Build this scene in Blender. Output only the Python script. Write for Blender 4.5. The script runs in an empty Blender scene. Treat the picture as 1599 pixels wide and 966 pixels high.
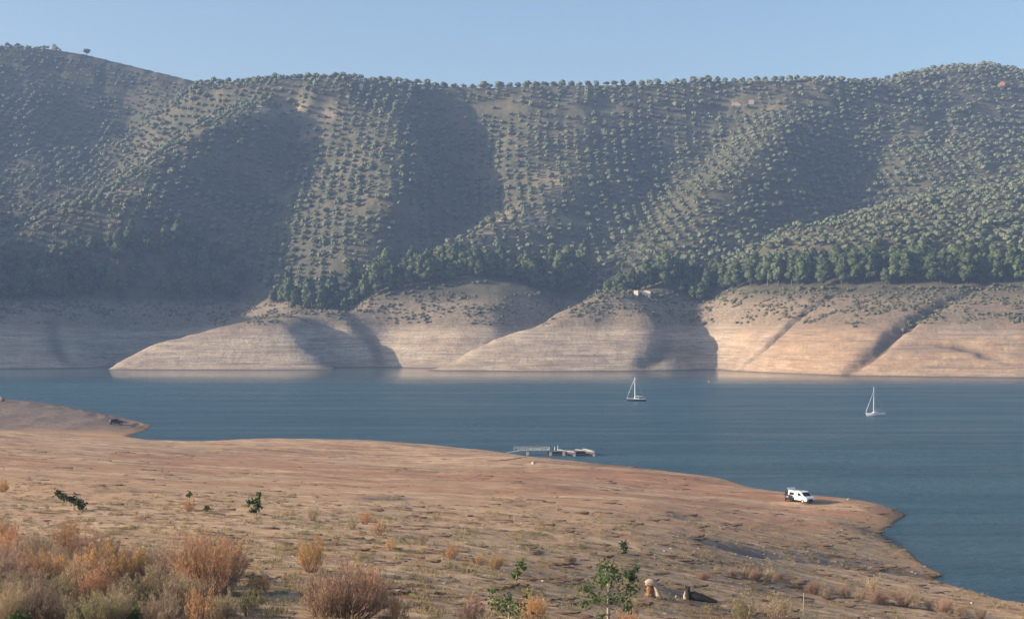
import bpy, bmesh, math, random
import numpy as np
from mathutils import Vector, Matrix

# ------------------------------------------------------------------ camera
S = bpy.context.scene
COL = S.collection
FPX, U0, VH, CAMZ = 2230.0, 799.5, 517.0, 28.0      # focal length in photo pixels, image centre, horizon row, eye height
cam = bpy.data.objects.new('camera', bpy.data.cameras.new('camera'))
COL.objects.link(cam)
cam.location = (0, 0, CAMZ)
cam.rotation_euler = (math.radians(90), 0, 0)
cam.data.lens = 36.0 * FPX / 1599.0
cam.data.sensor_width = 36.0
cam.data.shift_y = (VH - 483.0) / 1599.0
cam.data.clip_start = 0.5
cam.data.clip_end = 60000
S.camera = cam

# ------------------------------------------------------------------ light
SUN_EL, SUN_AZ = math.radians(18.0), math.radians(8.0)   # low sun from the left, a little from behind the camera
world = bpy.data.worlds.new('World'); S.world = world; world.use_nodes = True
wn = world.node_tree.nodes; wl = world.node_tree.links
bg = wn['Background']
sky = wn.new('ShaderNodeTexSky'); sky.sky_type = 'NISHITA'; sky.sun_disc = False
sky.sun_elevation = SUN_EL
sky.sun_rotation = math.radians(270) - SUN_AZ       # sun towards -X, slightly -Y
sky.altitude = 400; sky.air_density = 1.0; sky.dust_density = 3.5; sky.ozone_density = 2.0
wl.new(sky.outputs[0], bg.inputs[0]); bg.inputs[1].default_value = 0.115
sl = bpy.data.lights.new('sun', 'SUN'); sl.energy = 5.0; sl.angle = math.radians(0.6); sl.color = (1.0, 0.82, 0.64)
sun = bpy.data.objects.new('sun', sl); COL.objects.link(sun)
Ldir = Vector((-math.cos(SUN_EL) * math.cos(SUN_AZ), -math.cos(SUN_EL) * math.sin(SUN_AZ), math.sin(SUN_EL)))
sun.rotation_euler = Ldir.to_track_quat('Z', 'Y').to_euler()
sun.location = (-300, -50, 200)
S.view_settings.view_transform = 'Standard'; S.view_settings.look = 'None'
S.view_settings.gamma = 1; S.view_settings.use_curve_mapping = False
S.view_settings.exposure = 0.86
HAZE_DENSITY = 0.000125
S.cycles.max_bounces = 6; S.cycles.diffuse_bounces = 2; S.cycles.glossy_bounces = 2
S.cycles.transmission_bounces = 2; S.cycles.volume_bounces = 1; S.cycles.transparent_max_bounces = 6
S.cycles.caustics_reflective = False; S.cycles.caustics_refractive = False
try: S.cycles.use_denoising = True
except Exception: pass

# ------------------------------------------------------------------ helpers
rng = np.random.default_rng(7)
R = random.Random(11)
def W(u, v, d):
    """world point seen at photo pixel (u, v) at depth d"""
    return ((u - U0) / FPX * d, d, CAMZ + (VH - v) / FPX * d)
_perm = np.random.default_rng(3).permutation(512)
_g = np.random.default_rng(4).uniform(0, 2*np.pi, 512)
def perlin(x, y, seed=0):
    x = np.asarray(x, float) + seed*17.3; y = np.asarray(y, float) - seed*9.1
    xi = np.floor(x).astype(int); yi = np.floor(y).astype(int); xf = x-xi; yf = y-yi
    def gr(ix, iy, dx, dy):
        a = _g[_perm[(ix + _perm[iy & 511]) & 511]]
        return np.cos(a)*dx + np.sin(a)*dy
    s = xf*xf*xf*(xf*(xf*6-15)+10); t = yf*yf*yf*(yf*(yf*6-15)+10)
    a = gr(xi, yi, xf, yf); b = gr(xi+1, yi, xf-1, yf); c = gr(xi, yi+1, xf, yf-1); d = gr(xi+1, yi+1, xf-1, yf-1)
    return ((a+(b-a)*s) + ((c+(d-c)*s)-(a+(b-a)*s))*t) * 1.5
def fbm(x, y, o=4, seed=0):
    r = 0; a = 1.0; n = 0
    for k in range(o):
        r = r + a*perlin(x*2**k, y*2**k, seed+k*5); n += a; a *= .5
    return r/n
def smooth(a, b, x):
    t = np.clip((x-a)/(b-a), 0, 1); return t*t*(3-2*t)
class RBF:
    """smooth height surface through surveyed points (multiquadric)"""
    def __init__(self, pts, c, lam):
        P = np.array(pts, float)
        keep = []
        for i in range(len(P)):
            if all(np.hypot(*(P[i, :2]-P[j, :2])) > c*0.35 for j in keep): keep.append(i)
        P = P[keep]; self.P = P[:, :2]; self.c = c
        n = len(P); K = self.k(self.P, self.P) - lam*np.eye(n)
        Q = np.hstack([np.ones((n, 1)), self.P/1000])
        A = np.block([[K, Q], [Q.T, np.zeros((3, 3))]])
        self.w = np.linalg.solve(A, np.concatenate([P[:, 2], [0, 0, 0]]))
    def k(self, A, B):
        return np.sqrt(((A[:, None, 0]-B[None, :, 0])**2 + (A[:, None, 1]-B[None, :, 1])**2) + self.c**2)
    def __call__(self, x, y):
        sh = np.shape(x); X = np.stack([np.ravel(x), np.ravel(y)], 1).astype(float); out = np.empty(len(X))
        for i in range(0, len(X), 20000):
            q = X[i:i+20000]
            out[i:i+20000] = self.k(q, self.P) @ self.w[:-3] + self.w[-3] + (q/1000) @ self.w[-2:]
        return out.reshape(sh)
def dens(poly, step):
    out = []
    for a, b in zip(poly[:-1], poly[1:]):
        n = max(1, int(math.dist(a[:2], b[:2])/step))
        for k in range(n): out.append(tuple(a[i]+(b[i]-a[i])*k/n for i in range(3)))
    out.append(tuple(poly[-1])); return out
def polydist(x, y, pts):
    """distance to a plan polyline and the fraction along it"""
    best = np.full(np.shape(x), 1e9); tt = np.zeros(np.shape(x)); n = len(pts)-1
    for i in range(n):
        ax, ay = pts[i][:2]; bx, by = pts[i+1][:2]; dx, dy = bx-ax, by-ay; L2 = dx*dx+dy*dy
        t = np.clip(((x-ax)*dx+(y-ay)*dy)/L2, 0, 1)
        d = np.hypot(x-ax-t*dx, y-ay-t*dy); m = d < best
        best = np.where(m, d, best); tt = np.where(m, (i+t)/n, tt)
    return best, tt

def tag(o, label=None, cat=None, group=None, kind=None):
    if label: o['label'] = label
    if cat: o['category'] = cat
    if group: o['group'] = group
    if kind: o['kind'] = kind
    return o
def mesh_np(name, V, F, mat, smooth_=False, parent=None, mats=None, mi=None):
    """object from numpy arrays; F is (n, 3) or (n, 4)"""
    me = bpy.data.meshes.new(name); V = np.asarray(V, np.float32); F = np.asarray(F, np.int32)
    n, k = F.shape
    me.vertices.add(len(V)); me.vertices.foreach_set('co', V.ravel())
    me.loops.add(n*k); me.loops.foreach_set('vertex_index', F.ravel())
    me.polygons.add(n); me.polygons.foreach_set('loop_start', np.arange(0, n*k, k, dtype=np.int32))
    me.polygons.foreach_set('loop_total', np.full(n, k, np.int32))
    if mats:
        for m in mats: me.materials.append(m)
        me.polygons.foreach_set('material_index', np.asarray(mi, np.int32))
    else: me.materials.append(mat)
    if smooth_: me.polygons.foreach_set('use_smooth', np.ones(n, bool))
    me.update(calc_edges=True)
    o = bpy.data.objects.new(name, me); COL.objects.link(o)
    if parent: o.parent = parent
    return o
def vattr(o, name, vals):
    a = o.data.attributes.new(name, 'FLOAT', 'POINT'); a.data.foreach_set('value', np.asarray(vals, np.float32).ravel())
def grid_faces(nr, nc):
    i = np.arange(nr*nc).reshape(nr, nc)
    return np.stack([i[:-1, :-1], i[:-1, 1:], i[1:, 1:], i[1:, :-1]], -1).reshape(-1, 4)
def empty(name, loc, rz=0):
    o = bpy.data.objects.new(name, None); o.location = loc; o.rotation_euler = (0, 0, rz); o.empty_display_size = .2
    COL.objects.link(o); return o

# ---- node material builder
class Mat:
    def __init__(s, name, rough=0.9, spec=0.2):
        s.m = bpy.data.materials.new(name); s.m.use_nodes = True; s.t = s.m.node_tree; s.N = s.t.nodes; s.L = s.t.links
        s.b = s.N['Principled BSDF']; s.b.inputs['Roughness'].default_value = rough
        s.b.inputs['Specular IOR Level'].default_value = spec
    def new(s, t, **k):
        n = s.N.new(t)
        for a, b in k.items(): setattr(n, a, b)
        return n
    def pos(s): return s.new('ShaderNodeNewGeometry').outputs['Position']
    def mapv(s, v, scale):
        n = s.new('ShaderNodeMapping'); n.inputs['Scale'].default_value = scale; s.L.new(v, n.inputs['Vector']); return n.outputs[0]
    def noise(s, v, scale, detail=4, rough=.55):
        n = s.new('ShaderNodeTexNoise'); n.inputs['Scale'].default_value = scale; n.inputs['Detail'].default_value = detail
        n.inputs['Roughness'].default_value = rough; s.L.new(v, n.inputs['Vector']); return n.outputs['Fac']
    def attr(s, name): return s.new('ShaderNodeAttribute', attribute_name=name).outputs['Fac']
    def ramp(s, f, *st):
        n = s.new('ShaderNodeValToRGB'); e = n.color_ramp.elements
        while len(e) < len(st): e.new(.5)
        for el, (p, c) in zip(e, st): el.position = p; el.color = (*c, 1) if not isinstance(c, (int, float)) else (c, c, c, 1)
        s.L.new(f, n.inputs[0]); return n.outputs[0]
    def mix(s, f, a, b, mode='MIX'):
        n = s.new('ShaderNodeMix', data_type='RGBA', blend_type=mode)
        for sock, val in ((n.inputs['Factor'], f), (n.inputs[6], a), (n.inputs[7], b)):
            if isinstance(val, tuple): sock.default_value = (*val, 1)
            elif isinstance(val, (int, float)): sock.default_value = val
            else: s.L.new(val, sock)
        return n.outputs[2]
    def math(s, op, a, b=0, c=0):
        n = s.new('ShaderNodeMath', operation=op)
        for i, v in enumerate((a, b, c)):
            if isinstance(v, (int, float)): n.inputs[i].default_value = v
            else: s.L.new(v, n.inputs[i])
        return n.outputs[0]
    def bump(s, h, strength, dist, prev=None):
        n = s.new('ShaderNodeBump'); n.inputs['Strength'].default_value = strength; n.inputs['Distance'].default_value = dist
        s.L.new(h, n.inputs['Height'])
        if prev: s.L.new(prev, n.inputs['Normal'])
        return n.outputs[0]
    def out(s, col, nrm=None):
        if isinstance(col, tuple): s.b.inputs['Base Color'].default_value = (*col, 1)
        else: s.L.new(col, s.b.inputs['Base Color'])
        if nrm: s.L.new(nrm, s.b.inputs['Normal'])
        return s.m
def plain(name, c, rough=.7, metal=0, var=.12, scale=8):
    m = Mat(name, rough, .3); m.b.inputs['Metallic'].default_value = metal
    n = m.noise(m.new('ShaderNodeTexCoord').outputs['Object'], scale, 3)
    return m.out(m.mix(n, tuple(x*(1-var) for x in c), tuple(min(1, x*(1+var)) for x in c)))

# ------------------------------------------------------------------ far terrain: survey of shore, spurs and gullies (u, v, depth)
def shore(l): return [((u-U0)/FPX*d, d, 0.0) for u, d in l]
def Z(l): return [W(*p) for p in l]
far = []
SH = shore([(-900, 880), (-600, 920), (-450, 950), (-300, 1010), (-100, 1058), (0, 1062), (100, 1075), (150, 1100), (188, 1170), (185, 1110),
            (166, 1045), (200, 1038), (300, 1034), (400, 1032), (470, 1034), (520, 1042), (515, 1075), (512, 1100), (540, 1085), (560, 1108), (585, 1112), (640, 1098),
            (700, 1085), (735, 1078), (705, 1050), (662, 1026), (700, 1010), (800, 1000), (900, 994), (1000, 1000), (1060, 1018), (1112, 1042), (1128, 1030),
            (1150, 1000), (1200, 965), (1300, 905), (1400, 882), (1500, 868), (1599, 856), (1800, 840), (2200, 820)])
far += dens(SH, 14)
far += [(x, y-45, -14) for x, y, z in dens(SH[:10], 60)] + [(x, y-45, -14) for x, y, z in dens(SH[25:], 60)]
far += [((u-U0)/FPX*d, d, -25) for u in range(-900, 2300, 150) for d in (700,)]
def line(l, step=22): far.extend(dens(Z(l), step))
# waterline headlands
line([(166, 577, 1045), (200, 557, 1058), (250, 535, 1080), (330, 513, 1108), (400, 499, 1135), (460, 490, 1155), (515, 484, 1178)])      # H1 crest
line([(500, 556, 1062), (480, 530, 1090), (500, 505, 1120), (520, 490, 1150)])
line([(512, 571, 1105), (516, 540, 1150), (530, 505, 1185), (548, 478, 1215), (575, 445, 1250)])                                       # gully H1|H2
line([(535, 520, 1130), (548, 490, 1160), (570, 466, 1185), (640, 462, 1182), (720, 462, 1176), (790, 462, 1174), (850, 464, 1186)])   # H2 rim
line([(600, 520, 1148), (700, 520, 1130), (780, 510, 1135)])
line([(740, 574, 1080), (800, 560, 1108), (850, 540, 1148), (890, 514, 1188), (915, 482, 1228), (925, 430, 1265)])                        # gully H2|H3
line([(662, 578, 1026), (720, 553, 1045), (800, 520, 1070), (870, 487, 1095), (930, 458, 1120), (985, 455, 1128), (1040, 452, 1140)])  # H3 crest
line([(820, 550, 1026), (900, 530, 1045), (960, 500, 1075), (1020, 500, 1072), (1020, 540, 1035)])
line([(1128, 572, 1045), (1112, 545, 1078), (1098, 510, 1110), (1100, 475, 1150), (1108, 440, 1195)])                                 # gully H3|H4
line([(1160, 560, 1015), (1170, 520, 1050), (1145, 485, 1090), (1135, 455, 1125), (1180, 455, 1105), (1250, 453, 1075), (1340, 449, 1055), (1450, 447, 1040), (1599, 447, 1025), (1800, 445, 1010), (2200, 440, 1000)])
line([(1250, 530, 975), (1350, 520, 955), (1450, 515, 945), (1599, 510, 935)])
# left bank
line([(-140, 500, 1105), (0, 500, 1125), (100, 500, 1150), (170, 500, 1195)])
far += dens([(-640, 960, 5), (-600, 1000, 55), (-560, 1050, 120), (-555, 1100, 150), (-570, 1150, 150), (-590, 1220, 150), (-600, 1300, 190), (-620, 1400, 220)], 20)  # unseen spur left of view, added and shaped to shade the left bank
line([(-120, 466, 1160), (0, 470, 1178), (100, 470, 1205), (200, 471, 1245), (300, 472, 1275), (370, 472, 1290)])
line([(190, 560, 1180), (235, 545, 1205), (290, 530, 1222), (350, 505, 1235), (400, 478, 1255), (430, 450, 1280)])                     # inlet behind H1
# upper gully V1, spur B (left)
line([(425, 452, 1280), (432, 410, 1325), (448, 358, 1390), (458, 300, 1460), (455, 240, 1525), (455, 190, 1580)])
line([(540, 117, 1620), (430, 150, 1560), (340, 192, 1500), (255, 242, 1435), (175, 295, 1370), (100, 327, 1315), (30, 360, 1275), (-60, 390, 1240), (-200, 415, 1205)])  # B crest
line([(200, 400, 1262), (300, 400, 1300)]); line([(300, 300, 1395), (400, 300, 1450)])
# hollow behind B and the far left hill
line([(300, 200, 1620), (240, 250, 1560), (180, 300, 1490), (120, 342, 1420), (40, 380, 1350), (-80, 405, 1290)])
line([(85, 77, 1830), (60, 120, 1760), (30, 170, 1690), (-10, 230, 1610), (-60, 290, 1530), (-120, 350, 1450)])                        # L crest
line([(-900, 60, 1750), (-500, 55, 1780), (-200, 62, 1820), (0, 71, 1840), (85, 77, 1840), (135, 87, 1850), (200, 101, 1850), (250, 114, 1840), (312, 129, 1820)])
line([(100, 200, 1700), (200, 200, 1715)]); line([(120, 280, 1580), (170, 260, 1620)])
line([(-500, 200, 1600), (-900, 250, 1500)]); line([(-900, 380, 1200), (-900, 400, 1100)])
# spur C and gully V2
line([(600, 122, 1630), (620, 175, 1550), (635, 240, 1460), (632, 312, 1375), (595, 385, 1300), (545, 445, 1240), (515, 472, 1208)])
line([(700, 150, 1645), (735, 238, 1570), (742, 310, 1480), (705, 370, 1395), (655, 403, 1325), (605, 425, 1285), (575, 445, 1250)])
# spur D and gully V3
line([(1000, 125, 1680), (985, 200, 1590), (945, 250, 1500), (865, 305, 1415), (755, 360, 1335), (670, 400, 1275), (600, 440, 1225)])
line([(800, 200, 1590), (780, 260, 1500)]); line([(800, 390, 1300), (860, 410, 1290)])
line([(1130, 160, 1660), (1100, 240, 1565), (1040, 300, 1475), (975, 360, 1390), (930, 400, 1320), (920, 435, 1262)])
# spur E and gully V4
line([(1240, 119, 1690), (1235, 175, 1600), (1195, 225, 1490), (1130, 295, 1400), (1080, 370, 1320), (1062, 410, 1240), (1045, 435, 1180)])
line([(1108, 440, 1195), (1130, 418, 1240), (1190, 392, 1310), (1270, 372, 1370), (1335, 335, 1440), (1350, 265, 1545), (1360, 170, 1650)])
# front spur F, slope behind it, right hill R
line([(1140, 412, 1200), (1200, 372, 1245), (1300, 346, 1275), (1400, 322, 1300), (1500, 306, 1325), (1599, 291, 1345), (1800, 270, 1380), (2200, 250, 1400)])
line([(1420, 328, 1390), (1500, 300, 1420), (1599, 280, 1450)])
line([(1420, 240, 1530), (1500, 240, 1530), (1599, 240, 1530), (1420, 180, 1640), (1480, 205, 1620), (1599, 195, 1660)], 60)
line([(1350, 124, 1720), (1400, 117, 1790), (1440, 107, 1830), (1500, 99, 1850), (1540, 97, 1850), (1599, 106, 1850), (1800, 130, 1850), (2200, 120, 1850)])
# main skyline
SKY = [(-900, 60), (0, 71), (40, 73), (85, 77), (135, 85), (200, 101), (250, 113), (312, 128), (350, 124), (400, 121), (450, 118), (540, 117), (600, 122),
       (650, 126), (700, 130), (760, 132), (850, 129), (950, 128), (1050, 125), (1100, 121), (1200, 121), (1280, 118), (1350, 125), (1380, 121),
       (1440, 108), (1500, 100), (1540, 98), (1599, 107), (1800, 130), (2300, 120)]
line([(312, 130, 1660), (350, 125, 1640), (450, 118, 1620), (540, 117, 1620), (650, 126, 1645), (760, 132, 1665), (850, 129, 1675), (950, 128, 1680), (1100, 121, 1685), (1280, 118, 1690), (1350, 126, 1700)], 40)
far += [((u-U0)/FPX*2000, 2000, 250+12*math.sin(u*.01)) for u in range(-900, 350, 90)]
far += [((u-U0)/FPX*1860, 1860, 270) for u in range(400, 1330, 90)]
far += [((u-U0)/FPX*2050, 2050, 260) for u in range(-900, 2300, 90)]
far += [((u-U0)/FPX*2500, 2500, 200) for u in range(-900, 2300, 200)]
rf = RBF(far, 11.0, 2.0)

nc, nr = 1150, 520
uu = np.concatenate([np.linspace(-900, -60, 110, endpoint=False), np.linspace(-60, 1660, 930, endpoint=False), np.linspace(1660, 2250, 110)])
tt_ = np.linspace(0, 1, nr)
dd = 800 + 1700*(tt_*0.62 + 0.38*tt_**2.2)
UU, DD = np.meshgrid(uu, dd)
FX = (UU-U0)/FPX*DD; FY = DD
FZ = rf(FX, FY)
# carved rills on the bare banks, and natural roughness
def zband(z): return smooth(0, 6, z)
FZ0 = FZ.copy()
up = smooth(45, 90, FZ0)
FZ += zband(FZ0)*(fbm(FX/90, FY/90, 4, 2)*5*up + fbm(FX/30, FY/30, 4, 6)*(0.7+1.6*up))
rd = 1-np.abs(fbm(FX/55, FY/120, 3, 31))*2.2
FZ -= up*smooth(.55, 1, rd)*1.3
lowb = smooth(1, 6, FZ0)*(1-smooth(50, 60, FZ0))
rl = 1-np.abs(fbm(FX/13+FY*.004, FY/70, 3, 33))*3.2
FZ += lowb*(fbm(FX/22, FY/14, 4, 37)*.9 + fbm(FX/5, FY/5, 3, 38)*.35*smooth(-.1, .3, fbm(FX/50, FY/50, 2, 39)))
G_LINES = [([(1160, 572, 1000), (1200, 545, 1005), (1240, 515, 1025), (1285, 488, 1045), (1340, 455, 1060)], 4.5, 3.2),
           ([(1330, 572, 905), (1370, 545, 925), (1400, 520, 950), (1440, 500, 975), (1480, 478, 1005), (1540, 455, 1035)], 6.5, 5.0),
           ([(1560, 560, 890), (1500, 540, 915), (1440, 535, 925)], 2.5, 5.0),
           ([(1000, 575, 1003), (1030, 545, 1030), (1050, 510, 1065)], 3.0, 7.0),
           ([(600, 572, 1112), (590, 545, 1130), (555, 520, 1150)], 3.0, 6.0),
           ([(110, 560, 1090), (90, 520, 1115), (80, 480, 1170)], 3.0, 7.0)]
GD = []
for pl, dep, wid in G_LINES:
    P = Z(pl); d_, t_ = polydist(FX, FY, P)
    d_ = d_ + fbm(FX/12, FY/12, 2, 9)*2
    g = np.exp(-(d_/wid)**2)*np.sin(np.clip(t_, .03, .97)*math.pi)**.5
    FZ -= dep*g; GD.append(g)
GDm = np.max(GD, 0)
# wave-cut benches on the drawdown banks
bank = smooth(0.5, 3, FZ)*(1-smooth(44, 56, FZ))
ph = FZ/2.1 + fbm(FX/60, FY/60, 3, 12)*1.2
FZ += bank*0.9*(np.abs(((ph*0.5) % 1)-.5)*2 - .5)*smooth(-.15, .4, fbm(FX/45, FY/45, 3, 14))
# ploughed terraces between the olive rows
ph2 = FZ/6.0 + fbm(FX/150, FY/150, 2, 15)*1.5
FZ += up*0.8*((ph2 % 1)-.5)
# fit the crest to the surveyed skyline
vv = VH - (FZ-CAMZ)/DD*FPX
sk = np.interp(uu, [p[0] for p in SKY], [p[1] for p in SKY])
kmin = np.argmin(vv, 0); top = vv[kmin, np.arange(len(uu))]; dm = DD[kmin, np.arange(len(uu))]
dz = (top-np.interp(uu, [300, 340, 1340, 1500], [1.0, 5.5, 6, 5])-sk)/FPX*dm
ker = np.hanning(17); ker /= ker.sum()
dz = np.convolve(np.pad(dz, 8, 'edge'), ker, 'valid')
FZ += dz[None, :]*smooth(1350, 1600, DD)
def far_h(u, d):
    """terrain height at photo column u, depth d (bilinear)"""
    u = np.atleast_1d(u); d = np.atleast_1d(d)
    iu = np.clip(np.interp(u, uu, np.arange(len(uu))), 0, len(uu)-1.001); idd = np.clip(np.interp(d, dd, np.arange(nr)), 0, nr-1.001)
    a = iu.astype(int); b = idd.astype(int); fu = iu-a; fd = idd-b
    return (FZ[b, a]*(1-fu)*(1-fd)+FZ[b, a+1]*fu*(1-fd)+FZ[b+1, a]*(1-fu)*fd+FZ[b+1, a+1]*fu*fd)
def far_xy(x, y): return far_h(np.asarray(x)/np.asarray(y)*FPX+U0, y)

def mat_far():
    m = Mat('hillside soil', .95, .1)
    p = m.pos(); z = m.new('ShaderNodeSeparateXYZ'); m.L.new(p, z.inputs[0]); z = z.outputs['Z']
    n1 = m.noise(p, .02, 5); n2 = m.noise(p, .11, 5, .65); n3 = m.noise(p, .5, 4, .7)
    soil = m.ramp(n1, (.3, (.06, .062, .04)), (.5, (.08, .076, .05)), (.7, (.17, .14, .09)), (.82, (.08, .072, .045)))
    soil = m.mix(m.ramp(n2, (.42, 0), (.62, 1)), soil, (.105, .10, .062))
    # pale bank with horizontal water marks
    st = m.mapv(p, (.012, .012, .9)); ns = m.noise(st, 1.0, 6, .7)
    st2 = m.mapv(p, (.03, .03, 2.6)); ns2 = m.noise(st2, 1.0, 3, .6)
    bank = m.ramp(n1, (.32, (.50, .42, .30)), (.5, (.56, .46, .32)), (.68, (.43, .33, .235)))
    bank = m.mix(m.ramp(ns, (.38, 0), (.6, 1)), m.mix(.55, bank, (.29, .22, .17)), bank)
    bank = m.mix(m.ramp(ns2, (.55, 0), (.72, .6)), bank, (.27, .2, .16))
    red = m.attr('red')
    bank = m.mix(red, bank, m.ramp(n2, (.3, (.36, .22, .13)), (.6, (.47, .33, .2)), (.8, (.3, .17, .11))))
    bank = m.mix(m.ramp(m.noise(m.mapv(p, (.012, .012, .16)), 1, 5, .65), (.5, 0), (.64, .6)), bank, (.27, .205, .155))
    for (sx, sz, lo, amt) in ((.006, .55, .05, .8), (.015, 1.4, .06, .7), (.03, 3.0, .08, .7)):
        nn = m.noise(m.mapv(p, (sx, sx, sz)), 1, 4, .6); ab = m.math('ABSOLUTE', m.math('SUBTRACT', nn, .5)); gt = m.ramp(m.noise(m.mapv(p, (sx*3, sx*3, sz*.3)), 1, 3), (.45, 0), (.6, 1))
        bank = m.mix(m.math('MULTIPLY', m.ramp(ab, (0, amt), (lo, 0)), gt), bank, (.17, .13, .11))
    bank = m.mix(m.ramp(n3, (.46, 0), (.66, .5)), bank, (.2, .16, .12))
    bank = m.mix(m.ramp(m.noise(p, 1.4, 3, .7), (.55, 0), (.72, .5)), bank, (.14, .115, .09))
    # upper bank: scrubby, browner
    zz = m.math('ADD', z, m.math('MULTIPLY', m.math('SUBTRACT', n2, .5), 14))
    k1 = m.new('ShaderNodeMapRange'); m.L.new(zz, k1.inputs[0]); k1.inputs[1].default_value = 27; k1.inputs[2].default_value = 34
    scrub = m.ramp(n3, (.38, (.09, .085, .06)), (.52, (.20, .155, .11)), (.68, (.34, .26, .18)))
    c = m.mix(m.math('MULTIPLY', k1.outputs[0], .8), bank, scrub)
    k2 = m.new('ShaderNodeMapRange'); m.L.new(z, k2.inputs[0]); k2.inputs[1].default_value = 50; k2.inputs[2].default_value = 58
    c = m.mix(k2.outputs[0], c, soil)
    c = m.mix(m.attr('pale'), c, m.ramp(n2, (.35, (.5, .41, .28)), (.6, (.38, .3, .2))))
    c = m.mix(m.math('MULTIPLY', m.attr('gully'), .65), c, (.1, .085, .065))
    # damp line at the water
    k3 = m.new('ShaderNodeMapRange'); m.L.new(z, k3.inputs[0]); k3.inputs[1].default_value = .25; k3.inputs[2].default_value = .9
    c = m.mix(k3.outputs[0], (.12, .095, .075), c)
    b = m.bump(n3, .7, .8); b = m.bump(ns2, .5, .5, b)
    return m.out(c, b)
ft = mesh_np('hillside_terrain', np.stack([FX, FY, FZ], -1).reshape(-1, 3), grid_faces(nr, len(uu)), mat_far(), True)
tag(ft, 'far shore hillsides of olive terraces above pale drawdown banks', kind='structure')
red = smooth(1080, 1240, UU)*smooth(-.5, .25, fbm(FX/70, FY/45, 3, 41)+.2)
vattr(ft, 'red', np.clip(red, 0, 1)); 
def blob(u, v, ru, rv): return np.exp(-(((UU-u)/ru)**2 + ((vv-v)/rv)**2))
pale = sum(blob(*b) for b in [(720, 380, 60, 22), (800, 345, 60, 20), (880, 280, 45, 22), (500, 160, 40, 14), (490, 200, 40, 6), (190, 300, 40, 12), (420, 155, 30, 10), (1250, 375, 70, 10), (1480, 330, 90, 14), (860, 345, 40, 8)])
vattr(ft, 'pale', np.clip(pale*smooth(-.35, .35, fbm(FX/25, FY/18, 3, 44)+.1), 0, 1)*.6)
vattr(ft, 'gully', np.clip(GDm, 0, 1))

# ------------------------------------------------------------------ near terrain
near = []
NSH = [(265, 362), (330, 361), (400, 361), (520, 361), (640, 353), (700, 343), (780, 331), (850, 314), (950, 298), (1050, 284.5), (1130, 271), (1180, 254.5), (1230, 247.5), (1300, 240.5),
       (1360, 232.5), (1400, 223.5), (1421, 216), (1400, 206.5), (1376, 199), (1382, 191.5), (1422, 182), (1442, 172), (1482, 164), (1532, 157), (1599, 150.5), (1750, 144), (2100, 130)]
nsh = shore(NSH); near += dens(nsh, 6)
spit = shore([(-500, 640), (-200, 600), (0, 566), (60, 545), (130, 505), (180, 468), (215, 444), (237, 424), (226, 402), (205, 386), (225, 372), (265, 362)])
near += dens(spit, 8)
for x, y, z in dens(nsh[4:], 25): near.append((x+14, y+12, -5))
for x, y, z in dens(nsh[:5], 20): near.append((x+5, y+16, -5))
for x, y, z in dens(spit[:8], 20): near.append((x+12, y+14, -5))
for x, y, z in dens(spit[8:], 20): near.append((x+10, y, -4)) if x > -95 else None
def nl(l, step=25): near.extend(dens(Z(l), step))
nl([(-500, 612, 590), (-100, 617, 535), (0, 623, 508), (60, 628, 487), (130, 641, 455), (180, 653, 432), (212, 659, 424)], 12)
nl([(0, 645, 440), (60, 650, 430), (120, 656, 416), (170, 664, 402)], 12)
near += [(-250, 380, .8), (-150, 375, .5), (-120, 372, .3), (-250, 420, 3), (-400, 380, 2)]
nl([(-400, 664, 335), (0, 671, 338), (100, 678, 343), (200, 687, 349), (262, 691.5, 355)], 8)
nl([(0, 700, 262), (200, 708, 270), (400, 712, 290), (560, 712, 300)]); nl([(0, 760, 166), (200, 760, 170), (400, 760, 190), (600, 760, 198), (800, 770, 190), (1000, 780, 188)])
nl([(0, 830, 110), (200, 830, 112), (400, 825, 120), (600, 830, 122), (800, 820, 142), (1000, 825, 148), (1200, 830, 175)])
nl([(0, 900, 80), (200, 900, 81), (400, 900, 83), (600, 905, 87), (800, 910, 95), (1000, 905, 112), (1200, 900, 134), (1350, 900, 150)])
nl([(0, 966, 60), (400, 966, 62), (600, 966, 66), (800, 966, 76), (1000, 966, 88), (1200, 966, 104), (1400, 966, 120), (1599, 966, 133)])
nl([(700, 735, 250), (850, 745, 238), (1050, 765, 230)]); nl([(1250, 800, 210), (1330, 820, 192), (1360, 850, 178)]); nl([(1450, 912, 151), (1540, 935, 145)])
near += [(x, y, 28-1.8-.195*max(0, y)-.008*x*(y > 0)) for x in (-60, -30, 0, 30, 60) for y in (-60, -20, 0, 30)] + [(-60, 60, 17), (-120, 80, 17), (-250, 100, 22), (-200, 200, 12), (60, 60, 12), (110, 90, 6), (90, 30, 17), (-300, 300, 9), (-500, 300, 16)]
rn = RBF(near, 5.0, .8)
NU = np.linspace(-460, 2060, 900); NT = np.linspace(0, 1, 620); ND = 7.0*(650/7.0)**NT
nU, nD = np.meshgrid(NU, ND); NX = (nU-U0)/FPX*nD; NY = nD
NZ = rn(NX, NY); NZ0 = NZ.copy()
lake = smooth(.05, 1.0, NZ0); nearw = 1-smooth(200, 420, nD)
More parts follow.
